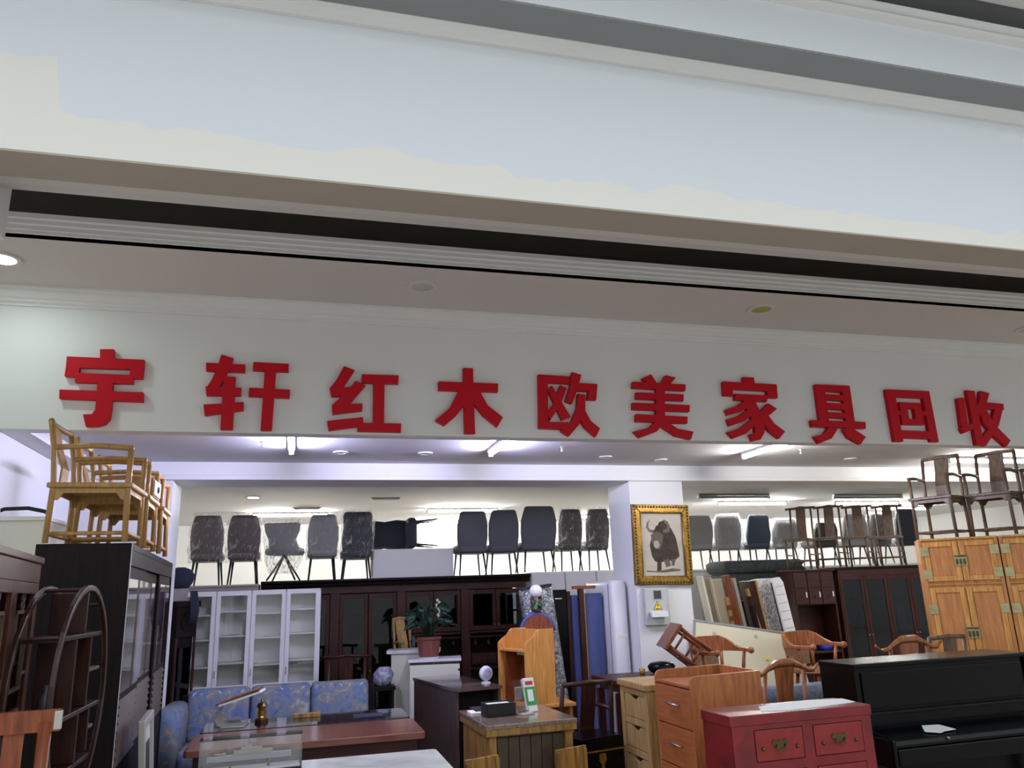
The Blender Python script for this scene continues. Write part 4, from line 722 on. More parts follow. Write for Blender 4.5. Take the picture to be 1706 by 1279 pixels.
t = thing('bed_post', 'dark brown bed post with a hooked top standing between the blue panels', 'bed part', (3.02, 8.34, 0)); bx('post', 'mahog', t, -.035, .02, -.03, .03, 0, 1.74); bx('gold_edge', 'pale', t, .02, .03, -.03, .02, 0, 1.7); MB().prism([(-.1, 1.74), (.16, 1.74), (.17, 1.755), (.16, 1.775), (-.1, 1.775)], -.03, .03).build('head_block', 'redwood', t, bevel=.006)
t = thing('white_mattress', 'white mattress standing on end against the pillar', 'mattress', (3.46, 8.33, 0), 0); t.location = (3.405, 8.6, 0)
pad([(0, .17, .8, .05, 0, 0), (.04, .19, .84, .06, 0, 0), (1.76, .19, .84, .06, 0, 0), (1.82, .16, .8, .05, 0, 0)]).build('body', 'white', t, smooth=True)
for z in (1.25,): bx('label_patch', 'cream', t, -.05, .06, -.424, -.42, z-.03, z)
MB().tube([(-.1, -.34, .03), (-.1, -.34, 1.78)], .005, 5).build('piping', 'greyboard', t)
# painting and meter box on the pillar
t = thing('yak_painting', 'painting of a black yak in an ornate gilt frame hung on the pillar', 'painting', (3.855, 7.985, 1.755)); t.rotation_euler = (0, math.radians(1.2), 0)
W, H = .68, .86; fw = .085
for nm, pts in (('left', [(-W/2, 0), (-W/2+fw, fw), (-W/2+fw, H-fw), (-W/2, H)]), ('right', [(W/2, 0), (W/2-fw, fw), (W/2-fw, H-fw), (W/2, H)]), ('top', [(-W/2, H), (-W/2+fw, H-fw), (W/2-fw, H-fw), (W/2, H)]), ('bottom', [(-W/2, 0), (-W/2+fw, fw), (W/2-fw, fw), (W/2, 0)])):
    fr = MB().prism(pts, -.035, .01).build('frame_rail', 'gilt', t, bevel=.008)
    mb = MB(); vert = nm in ('left', 'right'); L = H if vert else W; n = int(L/.034)
    for j in range(n):
        s = .02+j*(L-.04)/(n-1)
        x, z = ((-W/2+.025 if nm == 'left' else W/2-.025), s) if vert else (-W/2+s, (H-.025 if nm == 'top' else .025))
        mb.ball((x, -.038, z), .013, 6, 4)
    mb.build('carved_beads', 'dkbrass', fr, smooth=True)
    mb = MB(); a, b = pts[1], pts[2]; mb.tube([(a[0], -.03, a[1]), (b[0], -.03, b[1])], .009, 6); mb.build('inner_moulding', 'gilt', fr, smooth=True)
bx('back_board', 'mahog', t, -W/2-.004, W/2+.004, .002, .014, -.004, H+.004)
cv = bx('canvas', 'canvas', t, -W/2+fw, W/2-fw, -.012, .002, fw, H-fw, bevel=0)
Yk = lambda pts, y, nm, m: MB().prism([(x, z) for x, z in pts], y, -.012).build(nm, m, t)
Yk([(-.13, .3), (-.15, .42), (-.1, .56), (-.06, .63), (.06, .66), (.12, .6), (.17, .5), (.19, .38), (.2, .3), (.16, .27), (.12, .24), (.06, .26), (0, .24), (-.06, .23), (-.1, .25)], -.0135, 'painted_body', 'yak')
Yk([(-.07, .25), (-.02, .25), (-.03, .15), (-.08, .14)], -.0138, 'painted_leg', 'yak'); Yk([(.01, .26), (.07, .27), (.09, .2), (.03, .18)], -.0138, 'painted_leg', 'yak2'); Yk([(.1, .27), (.15, .27), (.13, .2), (.1, .2)], -.0138, 'painted_leg', 'yak2')
Yk([(-.13, .53), (-.05, .57), (.02, .53), (.0, .44), (-.03, .38), (-.09, .38), (-.12, .45)], -.0142, 'painted_head', 'yak2'); Yk([(-.1, .46), (-.05, .47), (-.03, .42), (-.06, .38), (-.1, .4)], -.0146, 'painted_muzzle', 'muzzle')
Yk([(-.1, .55), (-.15, .56), (-.18, .61), (-.17, .66), (-.13, .7), (-.15, .66), (-.155, .61), (-.13, .585), (-.08, .585)], -.0146, 'painted_horn', 'horn')
Yk([(.02, .55), (.09, .56), (.11, .62), (.08, .68), (.03, .7), (.06, .66), (.075, .62), (.06, .59), (.02, .59)], -.0146, 'painted_horn', 'horn'); Yk([(-.06, .6), (-.02, .67), (.04, .69), (.06, .63), (.0, .57)], -.014, 'painted_mane', 'yak')
Yk([(-.2, .15), (-.08, .14), (.1, .17), (.2, .16), (.2, .145), (0, .125), (-.2, .135)], -.013, 'painted_ground', 'yak2')
t = thing('meter_box', 'grey electricity meter box with a yellow warning sign on the pillar', 'meter box', (3.73, 7.97, 1.34))
bx('cover', 'metergrey', t, -.14, .14, -.04, .03, 0, .38, bevel=.006); bx('display', 'dkglass', t, -.035, .05, -.044, -.04, .27, .355); bx('window_frame', 'silver', t, -.045, .06, -.0425, -.04, .26, .365)
MB().prism([(-.052, .155), (.052, .155), (0, .252)], -.0435, -.04).build('warning_border', 'blk', t); MB().prism([(-.043, .16), (.043, .16), (0, .242)], -.045, -.0435).build('warning_sign', 'yellow', t)
MB().prism([(.004, .228), (-.012, .198), (.0, .2), (-.006, .18), (.014, .206), (.002, .206)], -.0462, -.045).build('lightning_bolt', 'blk', t); bx('warning_text', 'blk', t, -.028, .028, -.046, -.045, .165, .173, bevel=0)
MB().prism([(-.105, .14), (-.04, .145), (-.075, .09), (-.11, .085)], -.1, .085, 'x').build('flap', 'paper', t); bx('lock', 'steel', t, .105, .115, -.048, -.04, .19, .21)
# ------------------------------------------------------------------ right of centre
# dark armchair, lacquer box and stools below the blue panels
armchair('dark wooden armchair standing beside the pine cabinet', (2.41, 7.0, 0), 190, 'mahog', .56, .46, .46, .72, .95, splat='mahog', r=.02)
t = thing('black_lacquer_chest', 'black lacquer chest with gold edging and a gold clasp behind the pine cabinet', 'chest', (2.34, 6.44, 0), 14)
bx('body', 'black', t, -.2, .2, -.16, .16, 0, .5); bx('lid', 'black', t, -.21, .21, -.17, .17, .5, .6); MB().box(-.212, .212, -.174, -.17, .495, .508).box(-.214, -.21, -.17, .17, .495, .508).build('gold_edging', 'gilt', t)
MB().prism([(-.03, .48), (.03, .48), (.035, .43), (.012, .4), (.02, .36), (0, .32), (-.02, .36), (-.012, .4), (-.035, .43)], -.168, -.16).build('clasp', 'gilt', t)
# dark desk, pale chest of drawers
t = thing('dark_side_desk', 'dark wooden desk with square legs beside the pale chest of drawers', 'desk', (3.22, 7.06, 0), 0)
bx('desk_top', 'mahogx', t, -.5, .5, -.28, .3, .91, .95, bevel=.006); bx('apron', 'mahogx', t, -.44, .44, -.22, .24, .84, .91)
for sx in (-1, 1):
    for sy in (-1, 1): bx('leg', 'mahog', t, sx*.44-.03, sx*.44+.03, sy*.23-.03, sy*.23+.03, 0, .84)
bx('lower_shelf', 'mahogx', t, -.41, .41, -.2, .2, .3, .32)
t = thing('low_bench', 'low reddish bench with a pale cushion under the dark side desk', 'bench', (3.2, 6.665, 0), 90)
bx('seat', 'redwood', t, -.1, .1, -.3, .3, .5, .56); bx('cushion', 'shelfwhite', t, -.095, .095, -.28, .28, .56, .6)
for sx in (-1, 1):
    for sy in (-1, 1): bx('leg', 'redwood', t, sx*.08-.02, sx*.08+.02, sy*.26-.02, sy*.26+.02, 0, .5)
o = MB().lathe([(.001, 0), (.07, 0), (.12, .03), (.13, .07), (.1, .1), (.03, .11), (.001, .11)], 20).build('black_bowl', 'black', loc=(3.32, 7.08, .95), smooth=True); tag(o, 'shiny black lidded bowl on the dark side desk', 'bowl')
o = MB().lathe([(.001, 0), (.03, 0), (.02, .02), (.03, .05), (.001, .06)], 10).build('brass_ornament', 'gilt', loc=(3.13, 7.1, .95), smooth=True); tag(o, 'little brass ornament next to the black bowl', 'ornament')
# upturned stool on the desk
t = thing('upturned_stool', 'reddish wooden stool tipped on its side on the dark side desk', 'stool', (3.6, 7.12, 1.0))
t.rotation_euler = (0, math.radians(-52), math.radians(-12)); t.location = (3.72, 7.12, 1.03)
for y in (-.16, .16):
    MB().tube([(-.06, y, 0), (-.06, y, .34)], .02, 8).build('leg', 'redwood', t, smooth=True); MB().tube([(.14, y, 0), (.14, y, .34)], .02, 8).build('leg', 'redwood', t, smooth=True)
    for z in (.08, .28): MB().tube([(-.06, y, z), (.14, y, z)], .012, 6).build('stretcher', 'redwood', t, smooth=True)
for z in (.03, .17, .31): MB().tube([(-.06, -.16, z), (-.06, .16, z)], .013, 6).build('stretcher', 'redwood', t, smooth=True)
bx('seat', 'redwood', t, -.09, .17, -.19, .19, .34, .37)
def drawer_chest(name, label, x0, x1, y0, y1, H, mat, fmat, kind, fr=.0):
    """chest whose drawers look along -x"""
    t = thing(name, label, 'chest of drawers', ((x0+x1)/2, (y0+y1)/2, 0), -90); W, D = y1-y0, x1-x0
    return t, W, D
t, W, D = drawer_chest('pale_drawer_chest', 'pale oak chest of three drawers with scooped finger pulls', 2.66, 3.1, 5.98, 6.52, 1.0, 'oak', 'oak', 'scoop')
bx('top', 'oak', t, -W/2-.02, W/2+.02, -D/2-.02, D/2, .95, 1.0, bevel=.008); bx('body', 'oak', t, -W/2, W/2, -D/2+.03, D/2, 0, .95)
for s in (-1, 1): bx('stile', 'oak', t, s*(W/2-.035)-.035, s*(W/2-.035)+.035, -D/2, -D/2+.03, 0, .95)
for k in range(4):
    z1 = .9-k*.23; bx('rail', 'oak', t, -W/2+.07, W/2-.07, -D/2+.004, -D/2+.03, z1, z1+.05)
    if k < 4:
        a, b, zt, zb = -W/2+.075, W/2-.075, z1-.004, z1-.176
        dr = MB().prism([(a, zb), (b, zb), (b, zt), (.09, zt), (.05, zt-.025), (0, zt-.034), (-.05, zt-.025), (-.09, zt), (a, zt)], -D/2+.008, -D/2+.03).build('drawer', 'oak', t, bevel=.003)
        bx('finger_slot', 'blk', dr, -.09, .09, -D/2+.026, -D/2+.029, zt-.04, zt, bevel=0)
t, W, D = drawer_chest('orange_drawer_chest', 'orange cherry chest of drawers with raised sides and steel handles', 2.56, 3.1, 5.04, 5.6, 1.1, 'orange', 'orangex', 'bar')
for s in (-1, 1):
    prof = [(-D/2, 0), (D/2, 0), (D/2, 1.16)]+[(-D/2+.05-.05*math.sin(a), 1.1+.05*math.cos(a)) for a in [i*PI/10 for i in range(6)]]
    MB().prism(prof, s*(W/2-.01)-.01, s*(W/2-.01)+.01, 'x').build('side_panel', 'orange', t, bevel=.004)
bx('top', 'orangex', t, -W/2+.02, W/2-.02, -D/2, D/2, 1.07, 1.09); bx('back_panel', 'orange', t, -W/2+.02, W/2-.02, D/2-.02, D/2, 0, 1.16)
for k in range(4):
    z1 = 1.06-k*.26; dr = bx('drawer', 'orangex', t, -W/2+.022, W/2-.022, -D/2+.002, -D/2+.02, z1-.25, z1)
    MB().tube([(-.09, -D/2, z1-.11), (-.09, -D/2-.022, z1-.11), (.09, -D/2-.022, z1-.11), (.09, -D/2, z1-.11)], .006, 6).build('handle', 'steel', dr, smooth=True)
bx('inner_body', 'orange', t, -W/2+.02, W/2-.02, -D/2+.021, D/2-.021, .0, 1.065)
# red lacquer chest
t = thing('red_lacquer_chest', 'red lacquer chest with brass fittings and gold flower painting', 'chest', (2.93, 4.53, 0), 1)
W, D, H = .98, .34, 1.0
bx('top', 'chest', t, -W/2, W/2, -D/2, D/2, H-.06, H, bevel=.005); bx('carcase', 'chest', t, -W/2+.01, W/2-.01, -D/2+.015, D/2, 0, H-.06)
MB().box(-W/2+.01, -W/2+.15, -D/2+.004, -D/2+.015, 0, H-.06).box(W/2-.08, W/2-.01, -D/2+.004, -D/2+.015, 0, H-.06).box(-.01, .06, -D/2+.004, -D/2+.015, 0, H-.06).box(-W/2+.15, -.01, -D/2+.004, -D/2+.015, .69, .74).box(.06, W/2-.08, -D/2+.004, -D/2+.015, .69, .74).box(-W/2+.15, -.01, -D/2+.004, -D/2+.015, H-.085, H-.06).box(.06, W/2-.08, -D/2+.004, -D/2+.015, H-.085, H-.06).build('face_frame', 'chest', t)
for k, (a, b) in enumerate(((-W/2+.155, -.015), (.065, W/2-.085))):
    dr = bx('drawer', 'chest2', t, a, b, -D/2+.0, -D/2+.015, .745, H-.09, bevel=.003); m = (a+b)/2
    MB().prism([(m-.055, .84), (m-.04, .86), (m-.02, .85), (m, .855), (m+.02, .85), (m+.04, .86), (m+.055, .84), (m+.04, .815), (m+.015, .81), (m, .8), (m-.015, .81), (m-.04, .815)], -D/2-.005, -D/2).build('lock_plate', 'dkbrass', dr); MB().tube([(m-.03, -D/2-.008, .83), (m-.025, -D/2-.02, .8), (m+.025, -D/2-.02, .8), (m+.03, -D/2-.008, .83)], .004, 5).build('bail_pull', 'dkbrass', dr, smooth=True)
    for s in (-1, 1):
        MB().lathe([(.001, 0), (.013, 0), (.009, .01), (.001, .014)], 10).rot(Matrix.Translation((m+s*.115, -D/2, .81)) @ Matrix.Rotation(PI/2, 4, 'X')).build('boss', 'dkbrass', dr)
    dd = bx('door', 'chest2', t, a, b, -D/2+.0, -D/2+.015, .1, .685, bevel=.003)
    rg = random.Random(5+k)
    for j in range(14):
        x, z, r = rg.uniform(a+.03, b-.03), rg.uniform(.45, .66), rg.uniform(.006, .014)
        MB().prism([(x+r*(1+.5*math.cos(5*q))*math.cos(q), z+r*(1+.5*math.cos(5*q))*math.sin(q)) for q in [i*2*PI/20 for i in range(20)]], -D/2-.0012, -D/2).build('painted_flower', 'gilt', dd)
mb = MB().prism([(-.28, -.1), (-.12, -.14), (.1, -.12), (.42, -.05), (.44, .1), (.2, .14), (-.05, .12), (-.2, .05)], 0, .004, 'z')
o = mb.build('white_paper_sheet', 'paper', loc=(2.98, 4.53, 1.0)); tag(o, 'crumpled white sheet lying on the red chest', 'paper')
# piano
t = thing('upright_piano', 'glossy black upright piano with closed lid', 'piano', (4.38, 4.95, 0), 1)
W, D, H = 1.5, .36, 1.19
bx('case', 'black', t, -W/2+.03, W/2-.03, -D/2+.02, D/2, .05, H-.03, bevel=.004); bx('lid', 'black', t, -W/2-.005, W/2+.005, -D/2-.015, D/2+.005, H-.03, H, bevel=.008)
for s in (-1, 1): bx('side_panel', 'black', t, s*(W/2-.016)-.016, s*(W/2-.016)+.016, -D/2, D/2, 0, H-.03); bx('cheek', 'black', t, s*(W/2-.016)-.016, s*(W/2-.016)+.016, -D/2-.27, -D/2, .58, .76, bevel=.012); bx('front_leg', 'black', t, s*(W/2-.05)-.03, s*(W/2-.05)+.03, -D/2-.25, -D/2-.19, 0, .58)
MB().prism([(-D/2-.25, .72), (-D/2-.24, .745), (-D/2-.03, .79), (-D/2+.02, .79), (-D/2+.02, .7), (-D/2-.25, .7)], -W/2+.035, W/2-.035, 'x').build('key_lid', 'black', t, bevel=.006); bx('key_bed', 'black', t, -W/2+.035, W/2-.035, -D/2-.27, D/2-.1, .6, .7, bevel=.006)
bx('music_shelf', 'black', t, -W/2+.06, W/2-.06, -D/2-.02, -D/2+.02, .86, .88); bx('upper_panel', 'black', t, -W/2+.06, W/2-.06, -D/2+.008, -D/2+.02, .9, H-.06); bx('lower_panel', 'black', t, -W/2+.06, W/2-.06, -D/2+.0, -D/2+.02, .1, .56)
MB().lathe([(.001, 0), (.012, 0), (.008, .008), (.001, .01)], 10).rot(Matrix.Translation((-.3, -D/2-.25, .735)) @ Matrix.Rotation(PI/2, 4, 'X')).build('lid_knob', 'brass', t)
o = MB().prism([(-.12, -.05), (-.03, -.09), (.02, -.07), (.12, -.06), (.07, .03), (-.06, .04)], 0, .003, 'z').build('paper_note', 'paper', loc=(4.1, 4.64, .778)); o.rotation_euler = (math.radians(12), 0, 0); tag(o, 'torn white paper note on the piano key lid', 'paper')
# ming chair with yoke back behind the red chest
def yoke_chair(label, loc, rz, mat='chairwood', group=None, top=1.13, seat=.48):
    t = thing('yoke_back_chair', label, 'chair', loc, rz, group)
    bx('seat', mat, t, -.27, .27, -.23, .23, seat-.04, seat, bevel=.008)
    for sx in (-1, 1):
        MB().tube([(sx*.25, -.21, 0), (sx*.24, -.2, seat-.03)], .019, 8).build('leg', mat, t, smooth=True); MB().tube([(sx*.25, .21, 0), (sx*.24, .2, seat), (sx*.225, .2, seat+.2), (sx*.2, .245, top-.06)], [.019, .019, .018, .015], 8).build('leg', mat, t, smooth=True)
    MB().loft([[(x, .25+.0*x, z-h), (x, .25-.018, z), (x, .25, z+h), (x, .25+.018, z)] for x, z, h in ((-.36, top-.03, .013), (-.31, top-.07, .017), (-.24, top-.065, .02), (-.16, top-.025, .024), (-.08, top, .034), (.08, top, .034), (.16, top-.025, .024), (.24, top-.065, .02), (.31, top-.07, .017), (.36, top-.03, .013))]).build('yoke_rail', mat, t, smooth=True)
    MB().loft([[(-ww, y, z), (ww, y, z), (ww, y+.014, z), (-ww, y+.014, z)] for y, z, ww in ((.19, seat, .085), (.185, seat+.2, .08), (.22, seat+.42, .078), (.24, top-.02, .1))]).build('back_splat', mat, t)
    MB().tube([(.03*math.cos(a), .182, seat+.22+.03*math.sin(a)) for a in [i*PI/6 for i in range(12)]], .005, 5, closed=True).build('carved_roundel', mat, t)
    side_rails(t, mat, .5, .42, .14, .013)
    return t
yoke_chair('chestnut yoke-back chair standing behind the red lacquer chest', (3.63, 5.88, 0), 192)
yoke_chair('chestnut yoke-back chair whose top rail shows over the piano', (4.72, 5.75, 0), 188, top=1.26)
# low grey sofa behind
t = thing('grey_sofa', 'grey-blue sofa with its back turned, behind the yoke-back chair', 'sofa', (4.37, 6.55, 0))
pad([(.08, 1.1, .18, .05, 0, -.22), (.12, 1.14, .2, .06, 0, -.22), (.78, 1.14, .2, .08, 0, -.22), (.86, 1.1, .16, .07, 0, -.22), (.875, 1.0, .08, .03, 0, -.22)]).build('backrest', 'greysofa', t, smooth=True); pad([(.08, 1.12, .44, .06, 0, .1), (.4, 1.14, .46, .06, 0, .1), (.45, 1.06, .42, .06, 0, .1)]).build('seat_cushion', 'greysofa', t, smooth=True)
for sx in (-1, 1): pad([(.08, .14, .5, .05, sx*.55, .09), (.55, .16, .52, .07, sx*.55, .09), (.62, .1, .48, .04, sx*.55, .09)]).build('arm', 'greysofa', t, smooth=True)
for sx in (-1, 1):
    for sy in (-.2, .24): bx('foot', 'blk', t, sx*.48-.025, sx*.48+.025, sy-.025, sy+.025, 0, .09)
# low tea table with captain chairs on it
t = thing('low_tea_table', 'low dark tea table carrying two captain chairs', 'table', (4.75, 7.3, 0))
bx('table_top', 'mahogx', t, -.98, .98, -.3, .32, .38, .42, bevel=.006)
for sx in (-1, 1):
    for sy in (-1, 1): bx('leg', 'mahog', t, sx*.9-.04, sx*.9+.04, sy*.24-.04, sy*.24+.04, 0, .38)
def captain(label, loc, rz, group):
    t = thing('captain_chair', label, 'chair', loc, rz, group); mat = 'chairwood'
    MB().lathe([(.001, .42), (.25, .42), (.265, .435), (.26, .455), (.001, .455)], 24).build('seat', mat, t, smooth=False)
    mb = MB()
    for j in range(28): mb.ball((.255*math.cos(j*2*PI/28), .255*math.sin(j*2*PI/28), .458), .008, 5, 3)
    mb.build('nail_heads', 'silver', t)
    rings = []
    for i in range(19):
        a = math.radians(-60+i*300/18)+0; ang = PI/2+(i-9)*math.radians(14.5); q = abs(i-9)/9
        hgt = .15 if q < .38 else (.15-.115*min(1, (q-.38)/.25)); r = .275+.02*q; th = .016+.01*q; zb = .66
        c0, s0 = math.cos(ang), math.sin(ang)
        rings.append([((r-th)*c0, (r-th)*s0, zb), ((r+th)*c0, (r+th)*s0, zb), ((r+th)*c0, (r+th)*s0, zb+hgt), ((r-th)*c0, (r-th)*s0, zb+hgt)])
    MB().loft(rings).build('crest_and_arms', mat, t, bevel=.006)
    for s in (-1, 1): MB().ball((.297*math.cos(PI/2+s*9*math.radians(14.5)), .297*math.sin(PI/2+s*9*math.radians(14.5)), .68), .032, 10, 6).build('arm_knuckle', mat, t, smooth=True)
    MB().loft([[(.255*math.cos(a), .255*math.sin(a), .48), (.267*math.cos(a), .267*math.sin(a), .48), (.267*math.cos(a), .267*math.sin(a), .66), (.255*math.cos(a), .255*math.sin(a), .66)] for a in [PI/2+math.radians(-38+i*9.5) for i in range(9)]]).build('cane_back', 'cane', t)
    for dg in (-45, 45, -100, 100): a = PI/2+math.radians(dg); MB().tube([(.24*math.cos(a), .24*math.sin(a), .45), (.28*math.cos(a), .28*math.sin(a), .67)], .017, 8).build('arm_post', mat, t, smooth=True)
    for dg in (45, 135, 225, 315): a = math.radians(dg); MB().tube([(.18*math.cos(a), .18*math.sin(a), .43), (.25*math.cos(a), .25*math.sin(a), .006)], [.02, .014], 8).build('leg', mat, t, smooth=True)
    MB().tube([(.2*math.cos(a), .2*math.sin(a), .2) for a in [i*PI/8 for i in range(16)]], .01, 6, closed=True).build('foot_ring', mat, t, smooth=True)
    return t
captain('chestnut captain chair with a curved carved crest before the leaning whiteboard', (4.08, 7.32, .42), 14, 'captain chairs on the tea table')
captain('chestnut captain chair with a curved crest before the dark drawer cabinet', (5.15, 7.32, .42), 14, 'captain chairs on the tea table')
t = thing('whiteboard', 'cream whiteboard with an aluminium edge leaning tilted against the pillar', 'whiteboard', (4.0, 7.82, 0)); t.rotation_euler = (math.radians(-5), math.radians(9.5), 0)
t.location = (3.93, 7.78, .12)
bx('board', 'board', t, 0, 1.32, -.008, .008, .06, 1.26)
for c_ in ((-.02, 1.34, -.012, .012, 1.26, 1.285), (-.02, 1.34, -.012, .012, .035, .06), (-.02, 0, -.012, .012, .06, 1.26), (1.32, 1.34, -.012, .012, .06, 1.26)): bx('edge_rail', 'alum', t, *c_)
for x, z, m in ((.22, 1.17, 'metergrey'), (.72, 1.2, 'metergrey'), (.86, .98, 'yellow')): bx('magnet', m, t, x-.02, x+.02, -.016, -.008, z-.015, z+.015)
# square cane chair and others behind the piano
t = armchair('bronze-brown square-backed armchair with a cane back behind the piano', (5.3, 5.95, 0), 185, 'greywood', .46, .44, .46, .72, 1.24, apron=False)
bx('cane_panel', 'cane', t, -.13, .13, .2, .21, .6, .98)
captain('chestnut captain chair showing just above the piano lid near the golden cabinet', (6.0, 5.55, 0), 200, None).location = (5.95, 5.42, .26)
t = thing('low_platform', 'low wooden platform behind the piano under a captain chair', 'platform', (5.95, 5.42, 0)); bx('deck', 'mahogx', t, -.3, .3, -.3, .3, .2, .26); 
for sx in (-1, 1):
    for sy in (-1, 1): bx('leg', 'mahog', t, sx*.25-.03, sx*.25+.03, sy*.25-.03, sy*.25+.03, 0, .2)

# ------------------------------------------------------------------ golden compound cabinets
def golden(label, loc, rz):
    t = thing('golden_compound_cabinet', label, 'cabinet', loc, rz, 'golden rosewood compound cabinets')
    W, D, H = .68, .48, 2.1; zs = 1.66
    bx('lower_carcase', 'gold', t, -W/2, W/2, -D/2+.02, D/2, .06, zs-.01); bx('upper_carcase', 'gold', t, -W/2, W/2, -D/2+.02, D/2, zs+.01, H-.02); bx('top', 'gold', t, -W/2, W/2, -D/2, D/2, H-.02, H)
    bx('waist_rail', 'gold_panel', t, -W/2, W/2, -D/2+.004, D/2, zs-.01, zs+.01); 
    for s in (-1, 1):
        bx('stile', 'gold_panel', t, s*(W/2-.015)-.015, s*(W/2-.015)+.015, -D/2, -D/2+.02, .06, H-.02)
        for sy in (-1, 1): bx('foot', 'gold', t, s*(W/2-.03)-.03, s*(W/2-.03)+.03, sy*(D/2-.03)-.03, sy*(D/2-.03)+.03, 0, .06)
    for (z0, z1, up) in ((.5, zs-.03, 0), (zs+.03, H-.035, 1)):
        for s in (-1, 1):
            a, b = (-W/2+.032, -.004) if s < 0 else (.004, W/2-.032); y0, y1 = -D/2-.002, -D/2+.02; fw = .05
            d = MB().box(a, a+fw, y0, y1, z0, z1).box(b-fw, b, y0, y1, z0, z1).box(a+fw, b-fw, y0, y1, z1-fw, z1).box(a+fw, b-fw, y0, y1, z0, z0+fw).build('door', 'gold', t, bevel=.006)
            bx('door_panel', 'gold_panel', d, a+fw, b-fw, y0+.008, y1-.002, z0+fw, z1-fw, bevel=.004)
            hx = a if s < 0 else b
            for hz in ((z0+.07, z1-.09) if up else (z0+.25, z1-.2)):
                h = bx('hinge', 'brass', d, hx-.028, hx+.045, y0-.004, y0, hz-.045, hz+.045) if s < 0 else bx('hinge', 'brass', d, hx-.045, hx+.028, y0-.004, y0, hz-.045, hz+.045)
        zm = (z0+z1)/2 if up else z1-.42
        lp = bx('lock_plate', 'brass', t, -.055, .055, -D/2-.008, -D/2-.002, zm-.05, zm+.06); MB().tube([(-.05, -D/2-.014, zm+.045), (.05, -D/2-.014, zm+.045)], .008, 6).build('lock_bar', 'dkbrass', lp, smooth=True)
        for k in (-1, 0, 1): MB().prism([(k*.032-.01, zm+.02), (k*.032+.01, zm+.02), (k*.032+.013, zm-.02), (k*.032, zm-.045), (k*.032-.013, zm-.02)], -D/2-.013, -D/2-.008).build('pull', 'dkbrass', lp)
    bx('lower_apron', 'gold', t, -W/2+.03, W/2-.03, -D/2+.004, -D/2+.02, .06, .49)
    return t
yw = -38
ux, uy = math.cos(math.radians(yw)), math.sin(math.radians(yw))
P0 = Vector((5.93, 6.52, 0)); nrm = Vector((-uy, ux, 0))
g1 = golden('golden rosewood compound cabinet with brass hinges next to the dark glazed bookcase', P0+Vector((ux, uy, 0))*.34+nrm*.24, yw)
g2 = dup(g1, 'golden rosewood compound cabinet with brass hinges on the far side from the dark bookcase', P0+Vector((ux, uy, 0))*1.03+nrm*.24, yw)
GA = 'weathered armchairs on the golden cabinets'
a1 = armchair('weathered brown armchair on the golden cabinet, at its outer edge by the side chairs', tuple(P0+Vector((ux, uy, 0))*.26+nrm*.24+Vector((0, 0, 2.1))), -68, 'greywood', .43, .36, .42, .62, .84, GA)
for k, lab in ((.76, 'weathered brown armchair on the golden cabinets, straddling the two cabinets'), (1.26, 'weathered brown armchair on the golden cabinets, farthest from the side chairs')):
    dup(a1, lab, tuple(P0+Vector((ux, uy, 0))*k+nrm*.24+Vector((0, 0, 2.1))), -68, GA)
# ------------------------------------------------------------------ dark glazed bookcase on the right, with side chairs on it
t = thing('slim_dark_bookcase', 'dark mahogany bookcase with narrow glass doors beside the golden cabinet', 'bookcase', (7.95, 9.62, 0), -4)
W, D, H = 1.5, .4, 1.9
bx('back_panel', 'wenge', t, -W/2, W/2, D/2-.02, D/2, 0, H); bx('top', 'wenge', t, -W/2-.02, W/2+.02, -D/2-.02, D/2, H-.03, H); bx('plinth', 'mahog', t, -W/2, W/2, -D/2, D/2, 0, .1); bx('head_rail', 'mahogx', t, -W/2, W/2, -D/2, -D/2+.03, H-.12, H-.03)
for z in (.6, 1.05, 1.45): bx('shelf', 'mahogx', t, -W/2+.02, W/2-.02, -D/2+.05, D/2-.02, z-.01, z+.01)
for s in (-1, 1): bx('side_panel', 'mahog', t, s*(W/2-.01)-.01, s*(W/2-.01)+.01, -D/2, D/2-.02, .1, H-.03)
for i in range(4):
    a = -W/2+.02+i*(W-.04)/4+.002; b = a+(W-.04)/4-.004; y0, y1 = -D/2, -D/2+.02; fw = .045
    d = MB().box(a, a+fw, y0, y1, .1, H-.12).box(b-fw, b, y0, y1, .1, H-.12).box(a+fw, b-fw, y0, y1, H-.17, H-.12).box(a+fw, b-fw, y0, y1, .1, .18).build('door', 'mahog', t, bevel=.003)
    bx('pane', 'dkpane', d, a+fw, b-fw, y0+.007, y0+.012, .18, H-.17, bevel=0); MB().ball((b-fw*.5 if i % 2 == 0 else a+fw*.5, y0-.01, 1.0), .01).build('knob', 'brass', d, smooth=True)
o = MB().box(-.06, .06, -.02, .02, 0, .75).build('grey_roll', 'dkfix', loc=(8.25, 9.62, .62), bevel=.01); tag(o, 'grey roll standing inside the slim glazed bookcase', 'roll')
t = thing('drawer_cabinet', 'dark brown apothecary cabinet with small drawers beside the slim bookcase', 'cabinet', (6.81, 9.66, 0), -4)
bx('top', 'mahog', t, -.33, .33, -.21, .2, 1.86, 1.885); bx('upper_box', 'mahog', t, -.31, .31, -.18, .19, 1.42, 1.86); bx('side_panel', 'mahog', t, -.31, -.28, -.19, .19, 0, 1.42); bx('side_panel', 'mahog', t, .28, .31, -.19, .19, 0, 1.42); bx('back_panel', 'mahog', t, -.28, .28, .17, .19, 0, 1.42); bx('desk_shelf', 'mahog', t, -.28, .28, -.19, .17, .8, .83)
for r in range(2):
    for k in range(3):
        a = -.3+k*.2; dr = bx('drawer', 'mahogx', t, a+.006, a+.194, -.192, -.18, 1.43+r*.215, 1.43+r*.215+.205)
        bx('label_slip', 'paper', dr, a+.16, a+.176, -.196, -.192, 1.5+r*.02, 1.57+r*.02, bevel=0) if r == 1 else MB().ball((a+.1, -.2, 1.53), .01).build('knob', 'dkbrass', dr, smooth=True)
